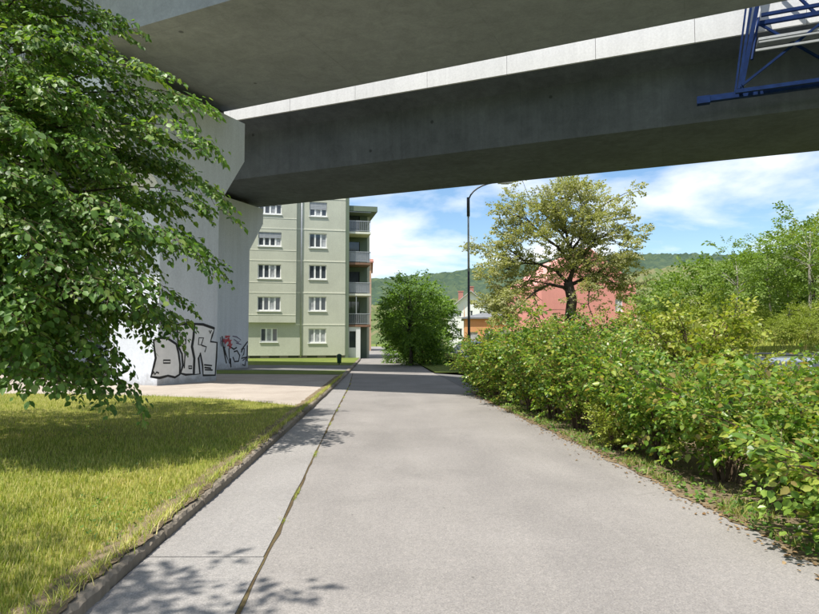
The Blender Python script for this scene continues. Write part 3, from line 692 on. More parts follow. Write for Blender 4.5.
# --- generic gable house
def house(name, label, loc, rz, w, dpt, eave, ridge, mw, mr, wins=(), gable_front=True, over=.35, extras=None, cat='building', hip=None):
    o = root(name, label, cat, loc, rz)
    hs = [h[:4] for h in wins]
    mb = wall_holes(-w/2, w/2, -.3, eave, hs)
    for y0 in (0, dpt):
        if gable_front and hip is None: mb.add([(-w/2, y0, eave), (w/2, y0, eave), (0, y0, ridge)], [(0, 1, 2)])
    mb.add([(-w/2, 0, -.3), (-w/2, dpt, -.3), (-w/2, dpt, eave), (-w/2, 0, eave)], [(0,1,2,3)]).add([(w/2, 0, -.3), (w/2, dpt, -.3), (w/2, dpt, eave), (w/2, 0, eave)], [(3,2,1,0)])
    mb.add([(-w/2, dpt, -.3), (w/2, dpt, -.3), (w/2, dpt, eave), (-w/2, dpt, eave)], [(0,1,2,3)])
    if not gable_front:
        for x in (-w/2, w/2): mb.add([(x, 0, eave), (x, dpt, eave), (x, dpt/2, ridge)], [(0,1,2)])
    mb.build('wall', mw, o, recalc=False)
    rf = MB(); t = .18
    if hip is not None:
        a_, b_, c_, d_ = (-w/2-over, -over, eave), (w/2+over, -over, eave), (w/2+over, dpt+over, eave), (-w/2-over, dpt+over, eave)
        r0, r1 = (hip[0], hip[1], ridge), (hip[0], dpt - hip[1], ridge); lw_ = lambda p: (p[0], p[1], p[2] - t)
        rf.add([a_, b_, c_, d_, r0, r1] + [lw_(p) for p in (a_, b_, c_, d_)], [(0,1,4),(1,2,5,4),(2,3,5),(3,0,4,5),(0,6,7,1),(1,7,8,2),(2,8,9,3),(3,9,6,0),(9,8,7,6)])
    elif gable_front:
        for s in (-1, 1):
            sl_ = (ridge - eave) / (w/2); e = (s*(w/2 + over), eave - sl_*over); r_ = (0, ridge)
            rf.add([(e[0], -over, e[1] + .05), (r_[0], -over, r_[1] + .05), (r_[0], dpt + over, r_[1] + .05), (e[0], dpt + over, e[1] + .05),
                    (e[0], -over, e[1] + t + .05), (r_[0], -over, r_[1] + t + .05), (r_[0], dpt + over, r_[1] + t + .05), (e[0], dpt + over, e[1] + t + .05)],
                   [(0,1,2,3),(7,6,5,4),(0,4,5,1),(1,5,6,2),(2,6,7,3),(3,7,4,0)])
    else:
        for s in (0, 1):
            sl_ = (ridge - eave) / (dpt/2); ye = -over if s == 0 else dpt + over; e = eave - sl_*over
            rf.add([(-w/2-over, ye, e + .05), (w/2+over, ye, e + .05), (w/2+over, dpt/2, ridge + .05), (-w/2-over, dpt/2, ridge + .05),
                    (-w/2-over, ye, e + t + .05), (w/2+over, ye, e + t + .05), (w/2+over, dpt/2, ridge + t + .05), (-w/2-over, dpt/2, ridge + t + .05)],
                   [(0,1,2,3),(7,6,5,4),(0,4,5,1),(1,5,6,2),(2,6,7,3),(3,7,4,0)])
    o_rf = rf.build('roof', mr, o)
    for h in wins: window(o, *h[:4], 0, h[4] if len(h) > 4 else 2, bars=.06)
    for k in (extras or ()):
        c = MB().box((k[0]-k[2]/2, k[1]-k[2]/2, k[3]), (k[0]+k[2]/2, k[1]+k[2]/2, k[4])).box((k[0]-k[2]/2-.08, k[1]-k[2]/2-.08, k[4]), (k[0]+k[2]/2+.08, k[1]+k[2]/2+.08, k[4]+.15)).build('chimney', M['brick'], o_rf)
    return o
pk = P(590, 340, 64)
house('pink_building', 'pink rendered building with plain gable wall behind the gnarled tree', (pk[0], pk[1], 0), R(6), 10.2, 16, 7.3, 11.1, M['pink_wall'], M['roof_pink'], [(-4.3, -3.3, 1.2, 2.9), (-2.2, -1.2, 1.2, 2.9), (2.8, 3.6, 4.6, 5.9)], over=.06)
MBp = P(487, 340, 78)
house('orange_building', 'low orange building with grey roof between lamp post and pink building', (P(504, 340, 76)[0], 76, 0), R(-4), 9.6, 8, 4.4, 6.3, M['orange_wall'], M['roof_grey'], [(-4.2, -3.2, .0, 2.6, 1), (-2.4, -1.2, 1.3, 2.9), (-.4, .8, 1.3, 2.9), (2, 3.2, 1.3, 2.9)], gable_front=False, hip=(3.0, 3.6))
house('white_house', 'white gabled house with brick chimneys below the wooded hill', (P(471, 340, 112)[0], 112, 0), R(-3), 8.2, 11, 7.0, 10.4, M['cream_wall'], M['roof_pale'], [(-.55, .35, 7.0-1.2, 7.0-.05, 2), (-2.6, -1.7, 5.8, 6.9), (1.6, 2.5, 5.8, 6.9), (-2.6, -1.6, 2.2, 3.7), (1.2, 2.2, 2.2, 3.7)], over=.6, extras=[(-1.7, 4, .9, 8, 10.7), (.3, 5.5, 1.0, 9.6, 11.7)])
house('terrace_building', 'narrow strip of tan brick apartment building beyond the green block', (P(351, 340, 92)[0], 92, 0), R(4), 6.0, 14, 13.2, 14.5, M['tan_wall'], M['roof_tile'], [(x, x + 1.1, z, z + 1.5) for z in (1.4, 4.4, 7.4, 10.4) for x in (-2.3, -.4, 1.5)], gable_front=False)

# ------------------------------------------------------------------ STREET FURNITURE
lp = P(469, 340, 33.6)
lamp = root('street_lamp', 'tall dark street lamp with curved arm behind the hedge', 'street lamp', (lp[0], lp[1], -.2))
zt_ = P(469, 210, 33.6)[2] + .2
MB().tube([(0, 0, 0), (0, 0, 1.1)], [.11, .10], 10).tube([(0, 0, 1.1), (0, 0, zt_ * .62)], [.075, .062], 10).build('post', M['dark_metal'], lamp, True)
MB().tube([(0, 0, zt_ * .62), (0, 0, zt_)], [.062, .05], 10).build('post_sun_band', M['galv'], lamp, True)  # sunlit stretch of the dark post, painted in as a paler metal
MB().tube([(0, 0, zt_ - .35), (0, 0, zt_ + .7)], [.085, .085], 10).build('sleeve', M['dark_metal'], lamp, True)
arm = [(1.75 * (1 - math.cos(a)) , 0, zt_ + .4 + 1.15 * math.sin(a)) for a in np.linspace(0, math.pi/2, 9)]
MB().tube(arm, .042, 8).build('arm', M['dark_metal'], lamp, True)
hx, hz = arm[-1][0], arm[-1][2]
MB().prism([(-.1, -.07), (.62, -.05), (.68, .0), (.55, .09), (.1, .13), (-.1, .08)], -.12, .12, lambda p, t: (hx + p[0], t, hz + p[1])).build('lamp_head', M['galv'], lamp)
MB().box((hx + .08, -.09, hz - .1), (hx + .5, .09, hz - .055)).build('lamp_lens', M['lamp_glass'], lamp)
bn = G(347.3, 366)
bin_ = root('litter_bin', 'small dark green litter bin on the grass by the green building', 'bin', (bn[0] - .5, bn[1], ZL + .008), 0, None, .66)
MB().tube([(0, 0, .12), (0, 0, .15), (0, 0, .78), (0, 0, .8)], [.16, .19, .22, .22], 12).build('body', M['bin'], bin_, True)
MB().tube([(0, 0, .8), (0, 0, .86), (0, 0, .96), (0, 0, 1.0)], [.24, .24, .15, .04], 12).build('lid', M['bin'], bin_, True)
MB().tube([(0, 0, 0), (0, 0, .14)], .05, 8).build('post', M['dark_metal'], bin_)
for i, (px, py, hh) in enumerate(((376.5, 346.5, 1.0), (369, 347.5, .95))):
    b_ = G(px, py); bo = root('bollard', ['small dark bollard in the middle of the far street', 'small dark bollard at the left edge of the far street'][i], 'bollard', (b_[0], b_[1], .0), group='bollards on the far street')
    MB().tube([(0, 0, 0), (0, 0, hh * .85), (0, 0, hh * .95), (0, 0, hh)], [.11, .09, .09, .03], 10).build('post', M['dark_metal'], bo, True)
    MB().tube([(0, 0, hh * .6), (0, 0, hh * .7)], .1, 10).build('band', M['rail_white'], bo, True)

# ------------------------------------------------------------------ CARS
def paint(name, c):
    m, t, b = newmat(name); b.inputs['Base Color'].default_value = (*c, 1); b.inputs['Roughness'].default_value = .3
    b.inputs['Metallic'].default_value = .25; b.inputs['Coat Weight'].default_value = .7; b.inputs['Coat Roughness'].default_value = .06
    v = coords(t); t.links.new(ramp(t, noise(t, v, 3, 4), [(.3, tuple(x*.9 for x in c)), (.7, c)]), b.inputs['Base Color'])
    return m
def car(label, loc, rz, col, L=4.3, Wd=1.76, H=1.47, van=False, rails=False):
    o = root('parked_car' if not van else 'parked_van', label, 'car' if not van else 'van', loc, rz)
    h = Wd / 2
    if van: st_ = [(-.5, .75, 1, 1), (-.49, 1.0, .8, 1), (-.47, .98, H, .99), (-.1, 1.0, H, 1), (.22, 1.02, H, .98), (.34, 1.05, 1.18, .93), (.46, .85, .9, .9), (.5, .7, .72, .82)]
    else: st_ = None
    # lower body: rings along x
    secs = [(-.5, .30, .62, .84), (-.485, .24, .88, .94), (-.40, .2, .95, 1.), (-.2, .19, .94, 1.), (.1, .19, .92, 1.), (.24, .2, .90, 1.), (.38, .2, .80, .98), (.46, .22, .70, .92), (.5, .30, .55, .78)]
    if van: secs = [(x, a, b + .12, c) for x, a, b, c in secs]
    rings = []
    for x, zb, zt, w in secs:
        ww = h * w
        rings.append([(x*L, -ww*.9, zb), (x*L, -ww, zb + .16), (x*L, -ww, (zb+zt)/2), (x*L, -ww*.97, zt - .05), (x*L, -ww*.86, zt), (x*L, 0, zt + .025), (x*L, ww*.86, zt), (x*L, ww*.97, zt - .05), (x*L, ww, (zb+zt)/2), (x*L, ww, zb + .16), (x*L, ww*.9, zb)])
    n = 11; vs = [p for r_ in rings for p in r_]
    fs = [(i*n+k, i*n+(k+1) % n, (i+1)*n+(k+1) % n, (i+1)*n+k) for i in range(len(rings)-1) for k in range(n)] + [tuple(range(n)), tuple(range((len(rings)-1)*n, len(rings)*n))]
    body = MB().add(vs, fs).build('body', col, o, True)
    # cabin: roof panel, pillars, glass
    if van: prof = [(-.485, .98), (-.478, H), (.2, H), (.34, 1.0)]
    else: prof = [(-.47, .90), (-.40, H - .05), (-.30, H), (.02, H), (.09, H - .06), (.26, .89)]
    hb, hr = h * .93, h * .74 if not van else h * .9
    def wdt(z): return hb + (hr - hb) * max(0, min(1, (z - .9) / (H - .9)))
    A = [(x*L, -wdt(z), z) for x, z in prof]; B = [(x*L, wdt(z), z) for x, z in prof]; m_ = len(prof)
    top = MB(); g = MB()
    for i in range(m_ - 1):
        q = [A[i], A[i+1], B[i+1], B[i]]
        steep = abs(prof[i+1][1] - prof[i][1]) > .25
        (g if steep and not (van and i == 0) else top).add(q, [(0, 1, 2, 3)])
    for f_ in g.f: MB().add([g.v[i] for i in f_], [(0, 1, 2, 3)]).build('windscreen', M['glass'], o)
    r_ = top.build('roof', col, o, True)
    for S_, sg in ((A, -1), (B, 1)):
        ms = MB().add(S_ , [tuple(range(m_))]); ms.build('side_pillar', col, o)
        def ins(x, z): return (x*L, sg*(wdt(z) + .006), z)
        if van: wins = [[(.05, 1.02), (.05, H - .25), (.19, H - .25), (.29, 1.03)]]
        else: wins = [[(-.43, .93), (-.385, H - .12), (-.285, H - .07), (-.16, H - .06), (-.16, .93)], [(-.145, .93), (-.145, H - .06), (.015, H - .07), (.075, H - .12), (.20, .93)]]
        for wv in wins: MB().add([ins(*p) for p in wv], [tuple(range(len(wv)))]).build('side_window', M['glass'], o)
        if rails: MB().tube([(-.40*L, sg*hr*.92, H - .04), (-.36*L, sg*hr*.92, H + .05), (-.05*L, sg*hr*.92, H + .06), (.03*L, sg*hr*.92, H + .0)], .018, 6).build('roof_rail', M['dark_metal'], o, True)
        MB().box((.2*L, sg*(h+.0), .93), (.2*L + .12, sg*(h + .2), 1.06)).build('mirror', col, o)
        for x in (-.31, .31):
            wh = root('wheel', None, None); wh.parent = o; wh.location = (x*L, sg*(h - .1), .31)
            MB().tube([(0, -.1, 0), (0, -.085, 0), (0, .085, 0), (0, .1, 0)], [.27, .31, .31, .27], 20).build('tyre', M['rubber'], wh, True)
            MB().tube([(0, -.106, 0), (0, .106, 0)], .19, 14).build('rim', M['galv'], wh, True)
        MB().box((-.503*L, sg*h*.60 - .14, .66), (-.478*L, sg*h*.60 + .14, .86)).build('tail_lamp', M['tail'], o)
        MB().box((.465*L, sg*h*.6 - .17, .58), (.497*L, sg*h*.6 + .15, .68)).build('headlight', M['lamp_glass'], o)
    MB().box((-.506*L, -.26, .52), (-.497*L, .26, .63)).build('number_plate', M['white'], o)
    MB().box((.49*L, -.26, .4), (.506*L, .26, .5)).build('number_plate', M['white'], o)
    return o
silver = paint('silver_blue_paint', (.34, .38, .45)); whitep = paint('white_car_paint', (.75, .76, .78)); darkp = paint('dark_car_paint', (.05, .06, .075)); greyp = paint('grey_car_paint', (.20, .22, .25))
c = P(795, 357, 11.4); car('silver-blue car with dark roof rails half hidden behind the near hedge', (c[0] - .35, 12.0, -.2), R(168), silver, rails=True)
c = G(62, 366.5, ZL); car('white car with red tail lamp parked behind the leafy tree at left', (c[0] + 1.2, c[1] + 1.0, ZL), R(20), whitep)
c = G(452, 372, .06); car('dark car parked between the round tree and the hedge', (c[0] + 2.3, c[1] + 3.2, .06), R(238), greyp)
c = G(458, 369, .06); car('black car parked behind the dark car near the round tree', (c[0] + 1.6, c[1] + 9.5, .06), R(240), darkp)
c = P(489, 340, 44); car('white van glimpsed over the far end of the hedge', (c[0] + 1.4, 44, .06), R(200), whitep, L=4.9, Wd=1.95, H=2.15, van=True)

# ------------------------------------------------------------------ TREES
def cluster_sprays(r, sprs, c, rad, n, axis0, L, T, droop=.1, sc=1., outward=1.0):
    """n sprays in an ellipsoid round c pointing away from axis0"""
    for _ in range(n):
        d = r.normal(size=3); d /= np.linalg.norm(d); q = np.array(c) + d * np.array(rad) * (r.random() ** .45)
        out = np.array([q[0] - axis0[0], q[1] - axis0[1], (q[2] - axis0[2]) * .35]); out /= np.linalg.norm(out) + 1e-6
        dr = out * outward + d * .5 + r.normal(size=3) * .3; dr[2] -= droop
        a, tw = put(sprs[r.integers(len(sprs))], q, dr, sc * (.8 + .4 * r.random()), (r.random() - .5) * .8)
        L.append(a); T += tw
def twigs(mb, T, rad, keep=1.):
    for a, b in T:
        if keep < 1 and rnd.random() > keep: continue
        mb.tube([a, b], [rad, rad * .4], 3, cap=False)
def mid_tree(name, seed, H, R0, crown_c, crown_r, ncl, nsp, ls, ml, mbk='bark', trunk_h=None, clr=.36, simple=True, gap=.55, tr=.16):
    """tree mesh data built at the origin: trunk mesh and crown mesh"""
    r = np.random.default_rng(seed); cc = np.array(crown_c, float); cr = np.array(crown_r, float)
    sprs = [spray(r, .8, 26, ls, .2, 4, .25, .6, 1.5) for _ in range(5)]
    tb = MB(); top = cc[2] + cr[2] * .55
    tp = [(0, 0, -.15), (.05*H*.1, .02, H*.12), (r.normal()*.12, r.normal()*.12, cc[2] - cr[2]*.5), (r.normal()*.2, r.normal()*.2, cc[2]), (r.normal()*.2, r.normal()*.2, top)]
    tb.tube(tp, [tr * 1.35, tr, tr * .85, tr * .5, tr * .12], 8)
    L, T = [], []
    pts = []
    for i in range(ncl):
        best = None
        for _ in range(12):
            d = r.normal(size=3); d /= np.linalg.norm(d); q = d * (gap + (1.0 - gap) * r.random())
            m_ = min([np.linalg.norm(q - k) for k in pts] or [9])
            if best is None or m_ > best[0]: best = (m_, q)
        pts.append(best[1])
    for q in pts:
        c_ = cc + q * cr
        b0 = Vector(tp[2]).lerp(Vector(tp[4]), max(0, min(1, (c_[2] - cc[2] + cr[2]*.2) / (cr[2]*1.6))))
        mid = (np.array(b0) * .45 + c_ * .55) + np.array([0, 0, .06 * H])
        tb.tube(bez(b0, mid, c_, 6), [tr*.34, tr*.27, tr*.2, tr*.14, tr*.09, tr*.04], 5)
        k = clr * float(np.mean(cr)) * (.75 + .5 * r.random())
        cluster_sprays(r, sprs, c_, (k, k, k * .72), nsp, cc - np.array([0, 0, cr[2]*.4]), L, T, .1)
    to = tb.build('trunk', M[mbk], None, True); 
    co = leaves('crown', L, M[ml], None, simple)
    td, cd = to.data, co.data
    bpy.data.objects.remove(to); bpy.data.objects.remove(co)
    return td, cd
def plant_tree(name, label, data, loc, rz=0, sc=1., cat='tree', group=None, szz=1.):
    o = root(name, label, cat, loc, rz, group); o.scale = (sc, sc, sc * szz)
    link('trunk', data[0], None, o); c_ = link('crown', data[1], None, o); c_['kind'] = 'stuff'
    return o
# --- near linden, crown reaching in from the left
def linden():
    r = np.random.default_rng(5); base = np.array([-7.3, 9.6, ZL])
    o = root('linden_tree', 'large leafy linden tree reaching in from the left over the lawn', 'tree', base)
    sprs = [spray(r, .62, 34, .098, .32, 5, .4, .55) for _ in range(10)]
    tb, L, T = MB(), [], []
    tk = [base + (0, 0, -.1), base + (.05, 0, .8), base + (-.1, .05, 2.4), base + (.1, -.1, 4.4), base + (.0, .1, 6.4), base + (.1, 0, 8.8)]
    tb.tube(tk, [.3, .24, .21, .17, .12, .04], 10)
    def branch(p0, tip, arch, nspr, w0=.06, spread=.42, t0=.25):
        tip = np.array(tip); p0 = np.array(p0); mid = (p0 + tip) / 2 + np.array([0, 0, arch])
        pl = bez(p0, mid, tip, 12); wb = norm(np.cross((0, 0, 1), tip - p0)); ph_ = r.random() * 6
        pl = [q + (wb * math.sin(ph_ + i * .9) * .07 + np.array([0, 0, math.sin(ph_ * 2 + i * 1.3) * .05])) * (1 - abs(i - 6) / 6) for i, q in enumerate(pl)]
        tb.tube(pl, np.linspace(w0, .003, 12) ** 1.15, 6)
        for i in range(nspr):
            t = t0 + (1 - t0) * (i + r.random()) / nspr; k = min(10, int(t * 11)); f_ = t * 11 - k
            q = pl[k] * (1 - f_) + pl[k+1] * f_; d = norm(pl[k+1] - pl[k])
            sg = 1 if i % 2 else -1; s_ = norm(np.cross((0, 0, 1), d))
            wv = spread * (1.15 - .75 * t)
            q2 = q + s_ * sg * wv * r.random() + np.array([0, 0, (r.random() - .6) * .28])
            dr = d * (.6 + t) + s_ * sg * (.9 - .5 * t) + r.normal(size=3) * .22; dr[2] -= .12
            a, tw = put(sprs[r.integers(10)], q2, dr, .8 + .4 * r.random(), (r.random() - .5) * .7)
            L.append(a); T.extend(tw); T.append((q, q2))
    def on_trunk(z):
        zs_ = [p[2] for p in tk]; return np.array([np.interp(z, zs_, [p[i] for p in tk]) for i in range(3)])
    # branch tips seen in the photograph: pixel, distance
    tips = [(128,16,9.0,.5),(168,68,8.6,.5),(204,97,8.8,.5),(217,133,8.4,.55),(180,160,9.6,.4),(232,200,8.7,.6),(214,176,9.6,.5),(228,250,8.6,.55),(176,232,8.0,.4),(202,303,8.5,.5),(192,320,9.2,.4),
            (152,398,8.0,.75),(84,408,7.2,.7),(140,360,8.9,.5),(110,385,9.3,.5),(60,388,8.4,.5),(20,382,7.8,.5),(130,345,7.7,.5),(160,280,7.6,.5),(140,210,7.4,.5),(120,150,7.8,.5),(90,90,7.6,.5),(70,30,7.8,.5),(100,270,7.0,.5),(60,230,6.9,.5),(40,170,7.0,.5),(20,110,7.0,.5),(30,300,6.7,.5),(70,330,7.2,.5),(10,345,7.0,.5),(10,50,7.4,.5),(-30,250,6.6,.5),(-20,180,6.6,.5),
            (165,195,10.4,.5),(150,120,10.2,.5),(110,60,10.2,.5),(150,250,10.4,.5),(120,310,10.4,.5),(80,200,10.6,.5),(90,130,10.6,.5),(60,-30,8.4,.5),(110,-40,9.0,.5),(90,-90,9.4,.5),(40,-80,8.2,.5),(30,-140,9.2,.5),(70,-170,10,.5)]
    for px, py, Y, ar in tips:
        tp_ = P(px, py, Y) + np.array([(-.5 if py > 290 else -.3) if px > 60 else -.2, 0, (.5 if px < 110 else .22) if py > 330 else .05]); hb = max(1.7, min(7.6, tp_[2] * .8 + .8 + r.normal() * .3))
        branch(on_trunk(hb), tp_, ar, (24 if py > 330 else 34) if px > -10 else 26)
    # the rest of the crown, away from the camera
    for i in range(46):
        a = R(75 + 235 * (i + r.random()) / 46); z = 2.2 + 7.2 * r.random(); rr = 4.4 * math.sqrt(max(.15, 1 - ((z - 4.4) / 5.4) ** 2)) * (.7 + .3 * r.random())
        tp_ = base + np.array([rr * math.cos(a), rr * math.sin(a), z])
        if tp_[1] < 5.6 and tp_[0] > -7: continue
        branch(on_trunk(max(1.8, min(7.6, z - .3))), tp_, .4, 14, spread=.7)
    for i in range(8):
        a = rnd.uniform(0, 6.28); branch(on_trunk(7.2), base + np.array([1.6*math.cos(a), 1.6*math.sin(a), 9.2 + rnd.random()]), .3, 12)
    tw = MB(); twigs(tw, T, .005, .6)
    tb.build('trunk', M['bark'], o, True, base)
    t2 = tw.build('twigs', M['stem'], o, False, base, recalc=False); t2['kind'] = 'stuff'
    lf = leaves('foliage', L, M['linden'], o); lf.location = tuple(-base)
    return o, L
lin, LL = linden()
# second linden behind the camera on the left: only its shadow reaches the picture
ltd = mid_tree('linden', 21, 8, 3, (0, 0, 6.3), (3.2, 3.0, 2.0), 24, 34, .1, 'linden', clr=.34, tr=.2, simple=False)
plant_tree('linden_tree', 'neighbouring linden tree beside the lawn, its leafy shadow on the path', ltd, (-6.55, -.4, ZL), 0)
# --- gnarled yellow-green oak before the pink building
def oak():
    r = np.random.default_rng(9); Y = 42.; base = P(571, 340, Y); base[2] = -.2
    o = root('oak_tree', 'gnarled oak with yellowish young leaves in front of the pink building', 'tree', base)
    sprs = [spray(r, .55, 26, .15, .1, 4, .2, .8, 2.) for _ in range(6)]
    tb, L, T = MB(), [], []
    def px(x, y, dy=0): return P(x, y, Y + dy)
    tb.tube([base + (0, 0, -.2), px(571, 352), px(569, 325), px(572, 300), px(568, 282)], [.52, .42, .36, .36, .33], 10)
    limbs = [([(568,284),(574,270),(570,250),(566,232),(562,212),(560,198)], 0, .27), ([(568,284),(556,270),(540,264),(524,262),(508,268)], 1.2, .2), ([(569,288),(550,284),(534,294),(520,306),(508,318)], -1.5, .18),
             ([(571,286),(586,278),(600,274),(610,262),(622,258)], .6, .2), ([(572,272),(584,258),(594,240),(600,220),(604,204)], 1.5, .17), ([(569,262),(556,246),(542,236),(530,222),(520,216)], -1, .16),
             ([(566,240),(552,222),(546,206)], .8, .12), ([(568,252),(580,236),(584,214),(580,196)], -.8, .14), ([(586,279),(590,290),(588,306),(592,318)], -1.2, .08), ([(540,264),(528,280),(514,288)], 0, .1),
             ([(600,274),(614,284),(624,292)], 0, .1), ([(594,240),(612,234),(624,226)], 0, .1), ([(524,262),(510,250),(502,244)], 0, .09), ([(534,294),(540,312),(548,322)], 0, .07), ([(570,250),(574,226),(570,200)], 2.2, .12), ([(566,232),(548,218),(534,206)], 2.2, .11), ([(520,306),(506,300),(498,296)], 0, .08)]
    tips = []
    for pl, dy, w in limbs:
        n = len(pl); q = [px(x, y, dy * i / (n-1)) for i, (x, y) in enumerate(pl)]
        q = [p + r.normal(size=3) * .06 for p in q]; tb.tube(q, np.linspace(w * .72, .02, n), 7)
        for i in range(1, n):
            tips.append((q[i], .75 + .35 * i / n))
            for _ in range(2):
                e = q[i] + r.normal(size=3) * np.array([.9, 1.0, .6]) + np.array([0, 0, .2])
                tb.tube(bez(q[i], (q[i] + e) / 2 + r.normal(size=3) * .2, e, 5), np.linspace(w * .3, .012, 5), 4); tips.append((e, .7))
    cen = px(564, 268)
    extra = [(505,262),(500,282),(505,300),(515,312),(495,268),(618,240),(625,262),(618,282),(600,196),(575,190),(548,196),(530,212),(512,228),(630,250),(610,210),(590,192),(560,188),(500,312),(522,240),(508,246),(545,215),(590,225),(612,300),(598,312),(540,240)]
    for x, y in extra: tips.append((px(x, y, r.normal() * 1.6), .85))
    for q, k in tips:
        cluster_sprays(r, sprs, q, (k, k * 1.1, k * .62), 17 if not (q[2] < px(570, 292)[2] and q[0] > px(528, 300)[0]) else 3, cen - np.array([0, 0, 3]), L, T, 0)
    for (x, y) in ((502, 300), (626, 270), (600, 200), (530, 215)): pass
    tb.build('trunk', M['bark'], o, True, base)
    lf = leaves('crown', L, M['oak'], o, True); lf.location = tuple(-base)
oak()
DEFER = []
# --- round maple beside the path
mpd = mid_tree('maple', 31, 6.4, 2.4, (0, 0, 3.2), (1.6, 1.6, 2.3), 30, 22, .14, 'maple', clr=.33, tr=.11)
b = P(411, 340, 38.6); plant_tree('maple_tree', 'round bright green maple beside the far end of the path', mpd, (b[0], b[1], .06), .6, 1.0)
mpd2 = mid_tree('maple', 32, 6, 2.2, (0, 0, 3.1), (1.7, 1.7, 2.1), 30, 20, .17, 'maple', clr=.36, tr=.11)
for px_, Y_, sc_, lab_ in ((424, 39.5, 1.0, 'dark shrub at the right foot of the round maple'), (434, 42, .9, 'shrub between the round maple and the parked cars'), (400, 43, .75, 'low shrub behind the trunk of the round maple')):
    x_ = P(px_, 340, Y_)[0]; DEFER.append((lab_, (x_, Y_, .05), sc_))
plant_tree('street_tree', 'dark street tree close behind the round maple', mpd2, (P(428, 340, 49)[0], 49, .06), 1, 1.0)
plant_tree('street_tree', 'second street tree farther down the far street', mpd2, (P(414, 340, 62)[0], 62, .06), 2.2, 1.0)
plant_tree('street_tree', 'third and farthest street tree down the far street', mpd2, (P(402, 340, 84)[0], 84, .06), 4.0, 1.05)
# --- woodland on the right bank
wd = [mid_tree('wood', 41, 7, 2, (0, 0, 4.6), (1.7, 1.7, 2.6), 16, 13, .17, 'wood', 'bark_pale', clr=.36, tr=.09),
      mid_tree('wood', 42, 8, 2, (.3, 0, 5.4), (2.1, 2.0, 2.7), 20, 12, .17, 'wood', 'bark_pale', clr=.33, tr=.1),
      mid_tree('wood', 43, 5, 2, (0, 0, 2.4), (2.1, 2.1, 2.1), 24, 15, .17, 'wood', 'bark', clr=.38, tr=.09),
      mid_tree('wood', 44, 3, 2, (0, 0, 1.4), (1.6, 1.6, 1.3), 18, 14, .15, 'wood_light', 'stem', clr=.4, tr=.05),
      mid_tree('wood', 45, 8, 2, (0, .2, 5.0), (1.5, 1.5, 3.0), 15, 11, .18, 'wood_light', 'bark_pale', clr=.34, tr=.08)]
sdk = mid_tree('shrub', 47, 2.4, 2, (0, 0, 1.0), (1.0, 1.0, 1.0), 16, 15, .13, 'maple', 'stem', clr=.42, tr=.04)
for lab_, lo_, sc_ in DEFER: plant_tree('street_shrub', lab_, sdk, lo_, sc_ * 7, sc_, 'shrub', 'shrubs under the round maple')
def top_of(me):
    v = np.empty(len(me.vertices) * 3, np.float32); me.vertices.foreach_get('co', v); return float(np.percentile(v[2::3], 99.6))
WH = [top_of(d[1]) for d in wd]
def bank_tree(px, Y, top, k, label, rz, name='woodland_tree', cat='tree', grp='trees on the right bank', hh=None):
    Y = Y * .75 + 15.5
    x = P(px, 340, Y)[0]; z = float(bank_z(np.array(x), np.array(Y)))
    zt = P(px, top, Y)[2]; s = max(.4, (zt - z) / WH[k]); sx_ = min(s, 1.25)
    plant_tree(name, label, wd[k], (x, Y, z - .05), rz, sx_, cat, grp, s / sx_)
bank_tree(735, 27, 238, 0, 'slender pale-trunked tree standing left in the right-hand wood', .3)
bank_tree(772, 31, 232, 1, 'pale-trunked tree in the middle of the right-hand wood', 1.3)
bank_tree(812, 26, 204, 1, 'tallest pale-trunked tree at the right edge of the wood', 2.5)
bank_tree(850, 28, 208, 4, 'tree just beyond the right edge of the wood', .9)
bank_tree(792, 36, 222, 4, 'tall slender tree behind the middle of the wood', 3.9)
bank_tree(752, 38, 252, 2, 'broad bush-like tree behind the slender pale trunk', 5.0)
bank_tree(700, 40, 258, 2, 'rounded green tree at the left end of the wood', 2.0)
bank_tree(672, 50, 274, 2, 'rounded tree right beside the pink building', .4)
bank_tree(650, 55, 292, 3, 'low bright shrub at the foot of the pink building', 1.4, 'woodland_shrub', 'shrub', 'shrubs on the right bank')
bank_tree(725, 33, 282, 3, 'light green shrub below the left pale trunk', 2.4, 'woodland_shrub', 'shrub', 'shrubs on the right bank')
bank_tree(690, 34, 300, 3, 'light green shrub in front of the rounded tree', 0.4, 'woodland_shrub', 'shrub', 'shrubs on the right bank')
bank_tree(762, 27, 308, 3, 'light green shrub below the middle of the wood', 3.3, 'woodland_shrub', 'shrub', 'shrubs on the right bank')
bank_tree(800, 25, 300, 3, 'yellow-green shrub below the tallest pale trunk', 4.3, 'woodland_shrub', 'shrub', 'shrubs on the right bank')
bank_tree(835, 23, 296, 3, 'yellow-green shrub at the right edge above the parked car', 5.3, 'woodland_shrub', 'shrub', 'shrubs on the right bank')
for i_, (px_, Y_, tp_, rz_, lab_) in enumerate(((712, 24, 318, .5, 'low shrub at the left foot of the bank'), (745, 23, 324, 1.7, 'low shrub beside the left pale trunk'), (778, 22, 318, 2.9, 'low shrub above the silver-blue car roof'), (808, 21, 312, 4.1, 'low shrub at the right foot of the bank'), (660, 36, 312, 5.0, 'low shrub before the right corner of the pink building'), (678, 30, 318, .9, 'low shrub left of the bank foot'))):
    bank_tree(px_, Y_, tp_, 3, lab_, rz_, 'woodland_shrub', 'shrub', 'shrubs on the right bank')
bank_tree(790, 30, 222, 0, 'slim tree between the two tall pale trunks', 3.0)
bank_tree(830, 33, 212, 4, 'slim tree behind the tallest pale trunk', 4.6)
bank_tree(815, 44, 235, 2, 'dense tree far back at the right edge of the wood', 1.9)
bank_tree(778, 46, 262, 2, 'dense tree far back in the middle of the wood', 4.4)

